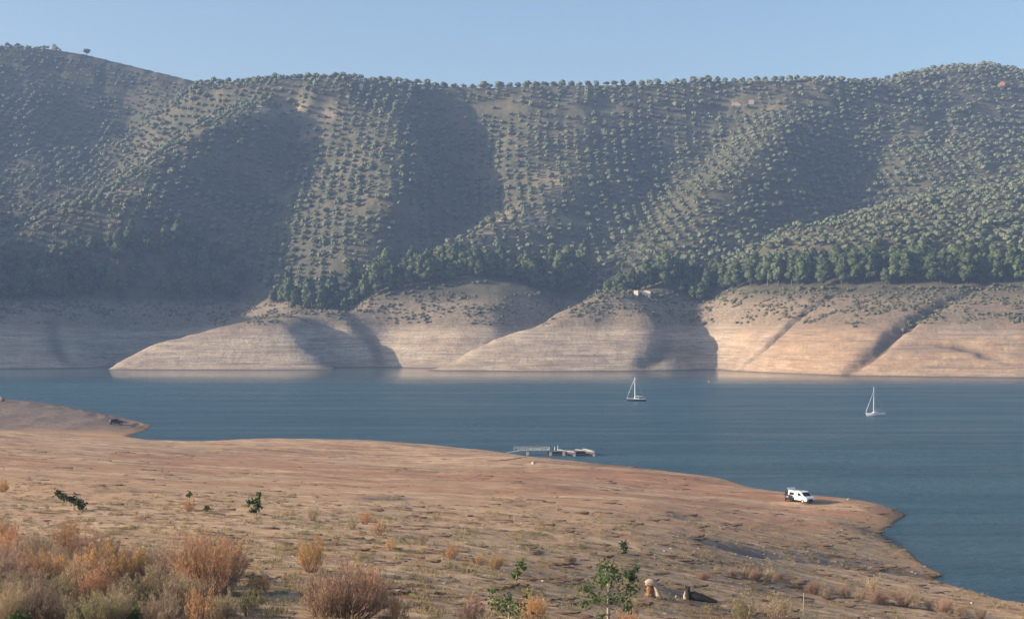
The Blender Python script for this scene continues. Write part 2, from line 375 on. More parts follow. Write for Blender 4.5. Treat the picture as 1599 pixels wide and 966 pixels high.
# long contour-wise wave-cut steps and furrows
along = NX*.985 - NY*.17
nz_ = fbm(NX/30, NY/30, 3, 51)
cr0 = NX*.17+NY*.985; ph = cr0/3.4 + nz_*1.6
stp = (ph % 1); stp = np.where(stp < .82, stp/.82, (1-stp)/.18)
NZ += lake*.16*(stp-.5)*smooth(-.45, .25, fbm(NX/18, NY/10, 3, 52))
cross = NX*.17+NY*.985
NZ += lake*(.20*fbm(along/9, cross/1.5, 4, 53)*nearw + .10*fbm(along/3.2, cross/.55, 3, 54)*(1-smooth(80, 230, nD)) + .5*fbm(NX/26, NY/20, 3, 55))
spt = smooth(385, 400, nD)*smooth(.1, .8, NZ0)
ps = NZ0/.5 + fbm(NX/25, NY/25, 2, 57)*.8; NZ += spt*(.22*(np.abs((ps % 1)-.5)*2-.5) + .5*fbm(NX/12, NY/12, 3, 58))
nv0 = VH-(NZ0-CAMZ)/nD*FPX
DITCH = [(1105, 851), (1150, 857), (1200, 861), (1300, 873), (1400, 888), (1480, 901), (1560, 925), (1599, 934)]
def ground_d(u, v, rb=None):
    """depth where the view ray through (u, v) meets the near ground"""
    j = np.interp(u, NU, np.arange(len(NU))); j0 = int(min(j, len(NU)-2)); f = j-j0
    z = NZ[:, j0]*(1-f)+NZ[:, j0+1]*f; c = VH-(np.maximum(z, 0)-CAMZ)/ND*FPX
    k = np.where(c <= v)[0]; k = k[0] if len(k) else len(ND)-1
    if k == 0: return float(ND[0])
    a = (c[k-1]-v)/(c[k-1]-c[k]+1e-9); return float(ND[k-1]+(ND[k]-ND[k-1])*a)
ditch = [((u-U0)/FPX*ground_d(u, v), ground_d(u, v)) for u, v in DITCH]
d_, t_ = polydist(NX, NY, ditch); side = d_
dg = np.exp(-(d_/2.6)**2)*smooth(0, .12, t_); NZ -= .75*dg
near_shade = np.clip(dg*1.1, 0, 1)  # mask for the shadow band painted dark along the ditch
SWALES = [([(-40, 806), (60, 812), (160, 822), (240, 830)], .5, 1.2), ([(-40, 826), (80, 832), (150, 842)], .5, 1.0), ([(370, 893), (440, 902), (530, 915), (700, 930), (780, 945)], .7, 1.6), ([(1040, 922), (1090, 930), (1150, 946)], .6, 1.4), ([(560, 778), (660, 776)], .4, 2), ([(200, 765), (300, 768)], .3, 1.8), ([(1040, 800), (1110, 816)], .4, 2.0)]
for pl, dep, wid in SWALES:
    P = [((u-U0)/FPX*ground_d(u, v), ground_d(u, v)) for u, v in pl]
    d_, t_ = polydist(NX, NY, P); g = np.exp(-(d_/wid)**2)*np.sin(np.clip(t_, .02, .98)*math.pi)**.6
    NZ -= dep*g; near_shade = np.maximum(near_shade, g)  # swale shade joins the painted band
def near_z(x, y):
    u = x/y*FPX+U0
    iu = min(max(np.interp(u, NU, np.arange(len(NU))), 0), len(NU)-1.001); iv = min(max(np.interp(y, ND, np.arange(len(ND))), 0), len(ND)-1.001)
    a, b = int(iu), int(iv); fu, fv = iu-a, iv-b
    return float(NZ[b, a]*(1-fu)*(1-fv)+NZ[b, a+1]*fu*(1-fv)+NZ[b+1, a]*(1-fu)*fv+NZ[b+1, a+1]*fu*fv)
def on_ground(u, v):
    d = ground_d(u, v); x = (u-U0)/FPX*d; return (x, d, near_z(x, d))
nv = VH-(NZ-CAMZ)/nD*FPX

def mat_near():
    m = Mat('dry lake bed clay', .95, .15)
    p = m.pos(); z = m.new('ShaderNodeSeparateXYZ'); m.L.new(p, z.inputs[0]); z = z.outputs['Z']
    rot = m.new('ShaderNodeMapping'); rot.inputs['Rotation'].default_value = (0, 0, math.radians(10)); m.L.new(p, rot.inputs['Vector']); q = rot.outputs[0]
    n1 = m.noise(m.mapv(q, (.02, .07, .1)), 1, 5, .6); n2 = m.noise(m.mapv(q, (.12, .7, .3)), 1, 5, .65)
    n3 = m.noise(m.mapv(q, (.6, 2.6, 1)), 1, 5, .7); n4 = m.noise(p, 7, 3, .6)
    clay = m.ramp(n1, (.32, (.40, .215, .12)), (.43, (.57, .37, .215)), (.54, (.68, .48, .295)), (.66, (.49, .27, .155)))
    clay = m.mix(m.ramp(n2, (.5, 0), (.66, .6)), clay, (.34, .19, .125))
    clay = m.mix(m.ramp(n3, (.52, 0), (.7, .6)), clay, (.2, .14, .10))
    clay = m.mix(m.ramp(n3, (.3, .6), (.45, 0)), clay, (.56, .44, .30))
    for (sx, sy, lo, amt, colr) in ((.035, .4, .06, .85, (.19, .10, .065)), (.09, 1.1, .06, .9, (.15, .09, .06)), (.22, 2.4, .07, .8, (.14, .095, .07)), (.5, 5, .08, .6, (.12, .09, .07))):
        nn = m.noise(m.mapv(q, (sx, sy, .5)), 1, 3, .6); ab = m.math('ABSOLUTE', m.math('SUBTRACT', nn, .5))
        gate = m.ramp(m.noise(m.mapv(q, (sx*.7, sy*.35, .5)), 1.3, 2), (.42, 0), (.6, 1))
        clay = m.mix(m.math('MULTIPLY', m.ramp(ab, (0, amt), (lo, 0)), gate), clay, colr)  # dark lines: clay streaks plus painted shade of small scarps
    clay = m.mix(m.math('MULTIPLY', m.attr('redc'), m.ramp(n2, (.35, .25), (.55, .8))), clay, (.36, .175, .105))
    gr = m.math('MULTIPLY', m.attr('dry'), m.ramp(n2, (.3, 0), (.5, 1)))
    clay = m.mix(m.math('MULTIPLY', gr, .6), clay, m.ramp(n3, (.36, (.24, .155, .09)), (.54, (.62, .425, .25))))
    clay = m.mix(m.math('MULTIPLY', m.attr('grey'), .9), clay, m.ramp(n3, (.42, (.09, .075, .068)), (.6, (.26, .205, .175))))  # grey spit soil, darkened further for the shade lying on it
    clay = m.mix(m.math('MULTIPLY', m.attr('shade_band'), .85), clay, m.ramp(n4, (.4, (.12, .105, .095)), (.7, (.3, .26, .22))))  # shade of ditch and swales painted as a gravelly dark grey
    # bright ochre strip close to the water, dark wet rim at the edge
    k = m.new('ShaderNodeMapRange'); m.L.new(m.math('ADD', z, m.math('MULTIPLY', n2, .5)), k.inputs[0]); k.inputs[1].default_value = .5; k.inputs[2].default_value = 1.6
    k.inputs[3].default_value = 1; k.inputs[4].default_value = 0
    clay = m.mix(m.math('MULTIPLY', k.outputs[0], .6), clay, (.56, .32, .15))
    k3 = m.new('ShaderNodeMapRange'); m.L.new(z, k3.inputs[0]); k3.inputs[1].default_value = .03; k3.inputs[2].default_value = .22
    clay = m.mix(k3.outputs[0], (.17, .10, .065), clay)
    b = m.bump(n3, .8, .22); b = m.bump(n4, .6, .05, b); b = m.bump(n2, .5, .3, b)
    return m.out(clay, b)
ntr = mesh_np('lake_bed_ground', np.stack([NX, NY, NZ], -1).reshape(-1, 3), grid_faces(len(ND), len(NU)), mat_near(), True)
tag(ntr, 'dry striated clay lake bed sloping down to the water', kind='structure')
dry = smooth(745, 800, nv0+ (nU-800)*-.05 + fbm(NX/20, NY/8, 3, 61)*25)
vattr(ntr, 'dry', dry*(1-.6*smooth(900, 1250, nU))); vattr(ntr, 'shade_band', near_shade)
vr = nv0-.045*(nU-600)
vattr(ntr, 'redc', smooth(.05, .5, fbm(NX/35, NY/11, 3, 63)+.25)*smooth(712, 730, vr)*(1-smooth(790, 815, vr)))
grey = smooth(375, 400, nD)*(1-smooth(-40, 300, nU-0*nU)*0)
vattr(ntr, 'grey', smooth(372, 392, nD))

# ground behind and beside the camera, one coarse sheet under everything out to the horizon
def mat_base():
    m = Mat('distant dry land', .95, .1); n = m.noise(m.pos(), .01, 5)
    return m.out(m.ramp(n, (.35, (.2, .16, .11)), (.6, (.33, .26, .18))))
bx = np.array([[-30000, -30000, -30], [30000, -30000, -30], [30000, 30000, -30], [-30000, 30000, -30]], float)
tag(mesh_np('ground', bx, [[0, 1, 2, 3]], mat_base()), 'dry land reaching to the horizon', kind='structure')

# ------------------------------------------------------------------ water
def mat_water():
    m = Mat('reservoir water', .12, .5); m.b.inputs['IOR'].default_value = 1.33
    p = m.pos()
    n1 = m.noise(m.mapv(p, (.35, .75, 1)), 1, 5, .65)
    n2 = m.noise(m.mapv(p, (.05, .09, 1)), 1, 4, .6)
    n3 = m.noise(m.mapv(p, (1.6, 2.6, 1)), 1, 3, .6)
    calm = m.new('ShaderNodeSeparateXYZ'); m.L.new(p, calm.inputs[0]); ck = m.new('ShaderNodeMapRange'); m.L.new(calm.outputs['Y'], ck.inputs[0])
    ck.inputs[1].default_value = 700; ck.inputs[2].default_value = 900; ck.inputs[3].default_value = 1; ck.inputs[4].default_value = .12; ck = ck.outputs[0]
    sh = m.noise(m.mapv(p, (.0035, .03, 1)), 1, 5, .62)
    m.L.new(m.math('MULTIPLY', m.ramp(sh, (.36, .26), (.47, .32), (.52, .4), (.62, .32)), ck), m.b.inputs['Roughness'])
    b = m.bump(m.math('MULTIPLY', n2, ck), .6, 1.6); b = m.bump(m.math('MULTIPLY', n1, ck), .9, .8, b); b = m.bump(m.math('MULTIPLY', n3, ck), .4, .12, b)
    return m.out(m.ramp(sh, (.40, (.036, .092, .118)), (.5, (.026, .07, .092)), (.56, (.038, .094, .12))), b)
wt = mesh_np('lake_water', np.array([[-2500, 90, 0], [2500, 90, 0], [2500, 1400, 0], [-2500, 1400, 0]], float), [[0, 1, 2, 3]], mat_water())
tag(wt, 'calm blue green reservoir water with wind streaks', kind='structure')

# ------------------------------------------------------------------ haze
def mat_haze():
    m = bpy.data.materials.new('blue air'); m.use_nodes = True; t = m.node_tree; t.nodes.clear()
    o = t.nodes.new('ShaderNodeOutputMaterial'); v = t.nodes.new('ShaderNodeVolumePrincipled')
    v.inputs['Color'].default_value = (.42, .62, 1, 1); v.inputs['Density'].default_value = HAZE_DENSITY
    v.inputs['Anisotropy'].default_value = .0
    t.links.new(v.outputs[0], o.inputs['Volume']); return m
def box_np(x0, x1, y0, y1, z0, z1):
    V = np.array([[x, y, z] for z in (z0, z1) for y in (y0, y1) for x in (x0, x1)], float)
    F = [[0, 2, 3, 1], [4, 5, 7, 6], [0, 1, 5, 4], [2, 6, 7, 3], [0, 4, 6, 2], [1, 3, 7, 5]]
    return V, F
hv, hf = box_np(-30500, 30500, -30500, 30500, -31, 420)
tag(mesh_np('haze', hv, hf, mat_haze()), 'thin blue air over the reservoir', kind='stuff')
# ------------------------------------------------------------------ vegetation builders
def cubesphere(n):
    V = []; F = []
    for ax in range(3):
        for sgn in (-1, 1):
            base = len(V)
            for i in range(n+1):
                for j in range(n+1):
                    a, b = math.tan((i/n*2-1)*math.pi/4), math.tan((j/n*2-1)*math.pi/4); p = [0, 0, 0]; p[ax] = sgn; p[(ax+1) % 3] = a*sgn; p[(ax+2) % 3] = b; V.append(p)
            for i in range(n):
                for j in range(n):
                    k = base+i*(n+1)+j; F.append([k, k+n+1, k+n+2, k+1])
    V = np.array(V, float); V /= np.linalg.norm(V, axis=1)[:, None]; return V, np.array(F)
CS3, CF3 = cubesphere(3); CS2, CF2 = cubesphere(2)
class Soup:
    def __init__(s): s.V = []; s.F = []; s.M = []; s.n = 0
    def add(s, V, F, m=0): s.V.append(np.asarray(V, float)); s.F.append(np.asarray(F)+s.n); s.M.append(np.full(len(F), m)); s.n += len(V)
    def get(s): return np.concatenate(s.V), np.concatenate(s.F), np.concatenate(s.M)
    def lump(s, c, r, rough=.25, fine=True, m=0, g=None):
        g = g or rng; V, F = (CS3, CF3) if fine else (CS2, CF2); c = np.array(c); r = np.array(r) if np.ndim(r) else np.full(3, r)
        sd = g.uniform(0, 90); k = 1+rough*(perlin(V[:, 0]*1.9+sd, V[:, 1]*1.9+V[:, 2]*1.3, 1)+.7*perlin(V[:, 2]*3.1+sd, V[:, 0]*3.1-V[:, 1], 2))
        s.add(V*k[:, None]*r+c, F, m)
    def leaves(s, P, size, m=0, up=0.0, aspect=1.0, g=None):
        """one small leaf face at every point of P"""
        g = g or rng; n = len(P); a = g.normal(size=(n, 3)); a[:, 2] += up*2; a /= np.linalg.norm(a, axis=1)[:, None]
        b = np.cross(a, g.normal(size=(n, 3))); b /= np.linalg.norm(b, axis=1)[:, None]
        sz = size*g.uniform(.6, 1.35, n)[:, None]; A = a*sz*aspect*.5; B = b*sz*.5
        V = np.stack([P-A-B*.3, P-A*.1+B, P+A+B*.2, P+A*.1-B], 1).reshape(-1, 3); s.add(V, np.arange(4*n).reshape(n, 4), m)
    def tube(s, pts, radii, sides=5, m=0):
        pts = [Vector(p) for p in pts]; V = []; F = []
        for i, p in enumerate(pts):
            d = (pts[min(i+1, len(pts)-1)]-pts[max(i-1, 0)]).normalized(); q = d.to_track_quat('Z', 'Y')
            for k in range(sides): V.append(p+q@Vector((math.cos(2*math.pi*k/sides), math.sin(2*math.pi*k/sides), 0))*radii[i])
        for i in range(len(pts)-1):
            for k in range(sides): a = i*sides+k; b = i*sides+(k+1) % sides; F.append([a, b, b+sides, a+sides])
        s.add([tuple(v) for v in V], F, m)
def on_lump(c, r, n, g, lo=.85, hi=1.12):
    d = g.normal(size=(n, 3)); d /= np.linalg.norm(d, axis=1)[:, None]; return np.array(c)+d*np.array(r)*g.uniform(lo, hi, n)[:, None]

def mat_leaf(name, c1, c2, scale=.6, trans=0.0, use_obj=False, rough=.8):
    m = Mat(name, rough, .25); p = m.pos(); n = m.noise(p, scale, 4, .7)
    c = m.ramp(n, (.35, c1), (.62, c2))
    if use_obj: c = m.mix(1.0, c, m.new('ShaderNodeObjectInfo').outputs['Color'], 'MULTIPLY')
    rr = m.new('ShaderNodeObjectInfo').outputs['Random']; h = m.new('ShaderNodeHueSaturation'); m.L.new(c, h.inputs['Color'])
    m.L.new(m.math('MULTIPLY_ADD', rr, .45, .78), h.inputs['Value']); c = h.outputs[0]
    if trans:
        m.L.new(c, m.b.inputs['Base Color']); t = m.new('ShaderNodeBsdfTranslucent'); m.L.new(c, t.inputs[0]); x = m.new('ShaderNodeMixShader'); x.inputs[0].default_value = trans
        m.L.new(m.b.outputs[0], x.inputs[1]); m.L.new(t.outputs[0], x.inputs[2]); m.L.new(x.outputs[0], m.N['Material Output'].inputs['Surface']); return m.m
    return m.out(c)
M_bark = plain('bark', (.13, .095, .07), .95, var=.3)
M_palebark = plain('pale bark', (.34, .29, .22), .9, var=.2)
M_olive = mat_leaf('olive foliage', (.06, .078, .042), (.14, .158, .09), .35)
M_pine = mat_leaf('pine foliage', (.03, .05, .02), (.085, .11, .045), .5)
M_scrub = mat_leaf('scrub foliage', (.06, .07, .04), (.14, .13, .08), .5)

def olive_tpl(seed, fine):
    g = np.random.default_rng(seed); s = Soup(); n = 5 if fine else 4
    for k in range(n):
        a = 2*math.pi*k/n+g.uniform(-.4, .4); r = g.uniform(.9, 1.5); c = (math.cos(a)*r, math.sin(a)*r, g.uniform(2.4, 3.4)); rad = (g.uniform(1.2, 1.8), g.uniform(1.2, 1.8), g.uniform(.95, 1.4))
        s.lump(c, rad, .32, fine, 0, g); s.leaves(on_lump(c, rad, 26 if fine else 12, g), .62, 0, g=g)
    s.lump((0, 0, 3.5), (1.4, 1.4, 1.2), .3, fine, 0, g); s.leaves(on_lump((0, 0, 3.5), (1.4, 1.4, 1.2), 20, g), .6, 0, g=g)
    s.tube([(0, 0, -.6), (.1, .05, 1.0), (.0, .1, 2.4)], [.38, .28, .2], 5, 1); s.tube([(.1, 0, .9), (.8, .4, 2.3)], [.2, .1], 4, 1)
    return s.get()
def pine_tpl(seed, H, wide):
    g = np.random.default_rng(seed); s = Soup(); n = 10; lean = g.uniform(-.6, .6); top = g.uniform(.0, 1)
    for k in range(n):
        t = k/(n-1); z = H*(.3+.6*t); rr = wide*(.5+.42*math.sin(math.pi*(.22+.6*t)))*(1-.22*t**3); off = wide*(.6-.35*t)
        a = k*2.4+g.uniform(-.6, .6); c = (math.cos(a)*off+lean*t, math.sin(a)*off, z+g.uniform(-.04, .04)*H); q = g.uniform(.75, 1.1); rad = (rr*q*.85, rr*q*.85, H*g.uniform(.10, .15))
        s.lump(c, rad, .4, True, 0, g); s.leaves(on_lump(c, rad, 80, g, .85, 1.25), .8, 0, up=.2, g=g)
    crown = s.get(); t_ = Soup(); t_.tube([(0, 0, -1), (.1, 0, H*.3), (lean*.6, 0, H*.65), (lean, 0, H*.88)], [.34, .28, .18, .05], 6, 0)
    for k in range(5):
        a = g.uniform(0, 6.28); z = H*g.uniform(.22, .6); L = wide*g.uniform(.5, .8); t_.tube([(0, 0, z), (math.cos(a)*L, math.sin(a)*L, z+L*.35)], [.1, .04], 4, 0)
    return crown, t_.get()
def tile(tpls, insts):
    """join many transformed copies of templates: insts = (tpl, x, y, z, rot, scale, zscale)"""
    Vs, Fs, Ms = [], [], []; off = 0
    for k, x, y, z, r, sc, zs in insts:
        V, F, M = tpls[k]; c, s_ = math.cos(r), math.sin(r)
        Vs.append(np.stack([(V[:, 0]*c-V[:, 1]*s_)*sc+x, (V[:, 0]*s_+V[:, 1]*c)*sc+y, V[:, 2]*sc*zs+z], 1)); Fs.append(F+off); Ms.append(M); off += len(V)
    return np.concatenate(Vs), np.concatenate(Fs), np.concatenate(Ms)
def linked(name, me, loc, rz, sc, parent=None):
    o = bpy.data.objects.new(name, me); o.location = loc; o.rotation_euler = (0, 0, rz); o.scale = sc if isinstance(sc, tuple) else (sc, sc, sc)
    if parent: o.parent = parent
    COL.objects.link(o); return o

# ------------------------------------------------------------------ pines
RIM = [(-200, 1158), (0, 1180), (100, 1207), (200, 1247), (300, 1276), (375, 1292)]
pine_defs = []
for k, (H, w) in enumerate([(14, 3.3), (16, 3.3), (12.5, 3.6), (15, 2.9), (13.5, 3.9)]):
    cr, tr = pine_tpl(100+k, H, w)
    a = mesh_np('crown', cr[0], cr[1], M_pine, True); b = mesh_np('trunk', tr[0], tr[1], M_bark, True)
    pine_defs.append((a.data, b.data)); bpy.data.objects.remove(a); bpy.data.objects.remove(b)
pine_rows = {}
def make_pine(u, d, sc, label, group, row):
    x = (u-U0)/FPX*d; r = empty('pine_tree', (x, d, float(far_h(u, d)[0])-.3), R.uniform(0, 6.28)); r.scale = (sc, sc, sc*R.uniform(.88, 1.15))
    tag(r, label, 'pine tree', group); pine_rows.setdefault((group, row), []).append((u, r)); k = R.randrange(5)
    for nm, me in zip(('crown', 'trunk'), pine_defs[k]):
        o = bpy.data.objects.new(nm, me); o.parent = r; COL.objects.link(o)
def belt(u0, u1, step, dl, rows, rowgap, sc, label, group, topf=None):
    us = np.arange(u0, u1, step)
    for j in range(rows):
        for u in us:
            uj = u+R.uniform(-.35, .35)*step+(j % 2)*step*.5
            if uj > u1+step*.3: continue
            d = float(np.interp(uj, [p[0] for p in dl], [p[1] for p in dl]))+j*rowgap+R.uniform(-.3, .3)*rowgap+3
            if topf and not topf(uj, j): continue
            make_pine(uj, d, sc*R.triangular(.5, 1.4, .92), label, group, (j, rows))
belt(-30, 375, 17, RIM, 3, 13, 1.45, 'dark shaded pine in the belt at the far left, above the grey shaded bank', 'pines in the shaded belt at the far left')
belt(432, 566, 17, [(430, 1235), (460, 1190), (490, 1180), (530, 1188), (566, 1198)], 4, 14, 1.12, 'green pine in the clump above the first pale headland from the left', 'pines above the first headland', lambda u, j: j < 1+(u-425)/22)
belt(574, 925, 16, [(570, 1190), (720, 1200), (800, 1210), (880, 1236), (930, 1262)], 3, 14, 1.45, 'green pine in the belt on top of the middle headland', 'pines on the middle headland')
belt(936, 1085, 17, [(930, 1132), (985, 1150), (1040, 1160), (1085, 1185)], 3, 13, 1.3, 'round green pine behind the ruined cottage on the headland', 'pines behind the ruined cottage', lambda u, j: u < 1062 or j > 0)
belt(1136, 1640, 16.5, [(1130, 1132), (1180, 1112), (1250, 1082), (1340, 1062), (1450, 1046), (1599, 1032), (1800, 1015)], 3, 15, 1.4, 'green pine in the long belt above the right hand bank', 'pines in the right hand belt')

belt(1062, 1128, 15, [(1060, 1150), (1100, 1150), (1128, 1165)], 4, 15, .95, 'dark shaded pine down in the gully right of the ruined cottage', 'pines in the gully by the cottage')
def nth(k): return '%d%s' % (k, 'th' if 10 < k % 100 < 14 else {1: 'st', 2: 'nd', 3: 'rd'}.get(k % 10, 'th'))
for (g_, (j, rows)), lst in pine_rows.items():
    rn_ = ['front', 'second', 'third', 'fourth'][j] if j < rows-1 else 'back'
    look = 'shaded pine' if 'shaded' in g_ or 'gully' in g_ else 'green pine'
    for k, (u, o) in enumerate(sorted(lst, key=lambda q: q[0])): o['label'] = '%s, %s from the left in the %s row of the %s' % (look, nth(k+1), rn_, {'pines in the shaded belt at the far left': 'far left belt', 'pines above the first headland': 'first headland clump', 'pines on the middle headland': 'middle headland belt', 'pines behind the ruined cottage': 'clump behind the cottage', 'pines in the right hand belt': 'right hand belt', 'pines in the gully by the cottage': 'gully beside the cottage'}[g_])
# ------------------------------------------------------------------ olives on the hillsides
otpl = [olive_tpl(k, False) for k in range(5)]; otplf = [olive_tpl(20+k, True) for k in range(4)]
pts = []
for i in range(-80, 81):
    for j in range(0, 135):
        x = i*9.9 + (j % 2)*.8; y = 1030+j*6.9
        x += 16*math.sin(y/150.0+1)+10*math.sin(x/130.0) + R.gauss(0, .9); y += 10*math.sin(x/75.0)+R.gauss(0, .9)
        pts.append((x, y, i, j))
pts = np.array(pts); pu = pts[:, 0]/pts[:, 1]*FPX+U0; ok = (pu > -70) & (pu < 1670) & (pts[:, 1] < 1930)
pts = pts[ok]; pu = pu[ok]; pz = far_h(pu, pts[:, 1])
BD = [(-200, 1200), (0, 1225), (100, 1252), (200, 1292), (300, 1318), (375, 1335), (425, 1280), (440, 1240), (520, 1235), (566, 1240), (574, 1232), (720, 1240), (800, 1250), (880, 1275), (930, 1210), (985, 1190), (1085, 1225), (1110, 1240), (1136, 1175), (1180, 1155), (1250, 1125), (1340, 1104), (1450, 1088), (1599, 1074), (1800, 1060)]
bd = np.interp(pu, [p[0] for p in BD], [p[1] for p in BD])
dens_ = fbm(pts[:, 0]/60, pts[:, 1]/60, 3, 71) - .25*(pts[:, 1] > 1610)*(pu > 330)
keep = (pts[:, 1] > bd) & (pz > 58) & (rng.random(len(pts)) < np.where(dens_ > -.15, .95, .68))
# leave the tracks and the ruin clear
pv = VH-(pz-CAMZ)/pts[:, 1]*FPX
keep &= ~((pu > 95) & (pu < 316) & (pts[:, 1] > 1700) & (pv < np.interp(pu, [p[0] for p in SKY], [p[1] for p in SKY])+12))
keep &= ~((np.abs(pv-(176-.02*(pu-800))) < 3.5) & (pu > 700) & (pu < 1000)) & ~((np.abs(pu-1160) < 24) & (pv > 152) & (pv < 172))
pts, pu, pz, pv = pts[keep], pu[keep], pz[keep], pv[keep]
# visible ones: above everything nearer in the same column
vv2 = VH-(FZ-CAMZ)/DD*FPX; run = np.minimum.accumulate(vv2, 0)
iu = np.clip(np.interp(pu, uu, np.arange(len(uu))), 0, len(uu)-1).astype(int); idd = np.clip(np.interp(pts[:, 1], dd, np.arange(nr)), 0, nr-1).astype(int)
vis = pv-8 < run[np.maximum(idd-3, 0), iu]
pts, pu, pz, pv = pts[vis], pu[vis], pz[vis], pv[vis]
order = np.argsort(pts[:, 1]+np.where((pu < 0) | (pu > 1598), 5000, 0))
ome = []
for t in otplf:
    o = mesh_np('olive_tree', t[0], t[1], None, True, mats=[M_olive, M_bark], mi=t[2]); ome.append(o.data); bpy.data.objects.remove(o)
def ozone(u):
    if u < 430: return 'grey green olive tree on the shaded lower left slope above the dark pines', 'olives on the lower left slope'
    if u < 900: return 'grey green olive tree on the lower middle slope above the middle headland pines', 'olives on the lower middle slope'
    return 'pale green olive tree on the sunny lower right slope above the right hand pines', 'olives on the lower right slope'
insts = []; ocols = {}
for n_, i in enumerate(order):
    sc = R.triangular(.5, 1.8, 1.15)*(1 if pts[i, 1] < 1720 or pu[i] > 330 else .75); zs = R.uniform(.85, 1.1); rz = R.uniform(0, 6.28)
    if n_ < 300:
        o = linked('olive_tree', ome[R.randrange(4)], (pts[i, 0], pts[i, 1], pz[i]), rz, (sc, sc, sc*zs)); lb, gp = ozone(pu[i]); tag(o, lb, 'olive tree', gp); ocols.setdefault(int(pts[i, 2]), []).append((int(pts[i, 3]), o))
    else: insts.append((R.randrange(5), pts[i, 0], pts[i, 1], pz[i], rz, sc, zs))
for c_, ci in enumerate(sorted(ocols)):
    for r_, (j, o) in enumerate(sorted(ocols[ci], key=lambda q: q[0])): o['label'] = 'olive tree, %s up from the right hand pines in the %s column from left' % (nth(r_+1), nth(c_+1))
print('olives', len(order), 'stuff', len(insts))
V, F, Mi = tile(otpl, insts)
tag(mesh_np('olive_grove', V, F, None, True, mats=[M_olive, M_bark], mi=Mi), 'rows of small olive trees covering the upper hillsides', kind='stuff')

# scrub on the upper part of the bare banks
stpl = []
for k in range(4):
    g = np.random.default_rng(60+k); s = Soup()
    for q in range(3):
        c = (g.uniform(-.8, .8), g.uniform(-.5, .5), .35); rad = (g.uniform(.5, 1), g.uniform(.5, .9), g.uniform(.4, .8)); s.lump(c, rad, .4, False, 0, g); s.leaves(on_lump(c, rad, 10, g), .4, 0, g=g)
    stpl.append(s.get())
insts = []
while len(insts) < 4200:
    u = R.uniform(-60, 1660); d = R.uniform(850, 1300); z = float(far_h(u, d)[0])
    if not 27 < z < 60: continue
    x = (u-U0)/FPX*d; q = float(fbm(x/28, d/22, 3, 81)) + .35*smooth(30, 48, z) - (.35 if z < 33 else 0)
    if q < .14: continue
    insts.append((R.randrange(4), x, d, z-.1, R.uniform(0, 6.28), R.triangular(.4, 1.9, .8), R.uniform(.7, 1.2)))
V, F, Mi = tile(stpl, insts)
tag(mesh_np('bank_scrub', V, F, M_scrub, True), 'low dark scrub scattered over the upper part of the far banks', kind='stuff')
# shrubs one can tell apart along the foot of the pines
sme = []
for k in range(3):
    g = np.random.default_rng(90+k); s = Soup()
    for q in range(5):
        c = (g.uniform(-1.6, 1.6), g.uniform(-1, 1), g.uniform(.9, 1.8)); rad = (g.uniform(.9, 1.6), g.uniform(.9, 1.4), g.uniform(.8, 1.3)); s.lump(c, rad, .35, True, 0, g); s.leaves(on_lump(c, rad, 40, g), .5, 0, g=g)
    o = mesh_np('shrub', *s.get()[:2], M_scrub, True); sme.append(o.data); bpy.data.objects.remove(o)
for (a, b, dl, n, lb, gp) in [(600, 770, [(600, 1186), (770, 1198)], 13, 'round dark shrub under the middle headland pines', 'shrubs under the middle pines'),
                              (1180, 1590, [(1180, 1100), (1250, 1074), (1340, 1054), (1450, 1038), (1599, 1024)], 22, 'grey green shrub at the foot of the right hand pine belt', 'shrubs under the right hand pines'),
                              (935, 1060, [(935, 1122), (1060, 1128)], 9, 'grey shrub beside the ruined cottage on the headland', 'shrubs by the ruined cottage'),
                              (1405, 1490, [(1405, 958), (1490, 1008)], 11, 'dark shrub in the shaded gully of the right bank', 'shrubs in the bank gully')]:
    for k in range(n):
        u = a+(b-a)*(k+R.uniform(.1, .9))/n; d = float(np.interp(u, [p[0] for p in dl], [p[1] for p in dl]))+R.uniform(-3, 3)
        o = linked('shrub', sme[R.randrange(3)], ((u-U0)/FPX*d, d, float(far_h(u, d)[0])-.2), R.uniform(0, 6), R.uniform(.6, 1.2)); tag(o, '%s, %s from the left' % (lb, nth(k+1)), 'shrub', gp)
# single trees that stand out on the skyline
M_rust = mat_leaf('rust foliage', (.16, .08, .05), (.26, .14, .09), .5)
def lone(u, v, d, sc, mt, label):
    t = olive_tpl(int(u), True); o = empty('broadleaf_tree', ((u-U0)/FPX*d, d, float(far_h(u, d)[0]))); o.scale = (sc, sc, sc); tag(o, label, 'tree')
    mk = t[2] == 0; mesh_np('crown', t[0], t[1][mk], mt, True, o); mesh_np('trunk', t[0], t[1][~mk], M_bark, True, o)
def crest_d(u): return float(np.interp(u, uu, dd[np.argmin(vv2, 0)]))
lone(757, 128, crest_d(757)-3, 1.75, M_olive, 'large round tree on the skyline at the middle of the main ridge')
lone(1105, 117, crest_d(1105)-3, 1.7, M_pine, 'dark flat topped tree standing above the skyline right of the middle')
lone(135, 83, crest_d(135)-3, 1.7, M_olive, 'round tree on the skyline of the far left hill, right of the hut')
lone(1567, 150, 1740, 2.4, M_rust, 'rust coloured tree near the top of the far right hill')

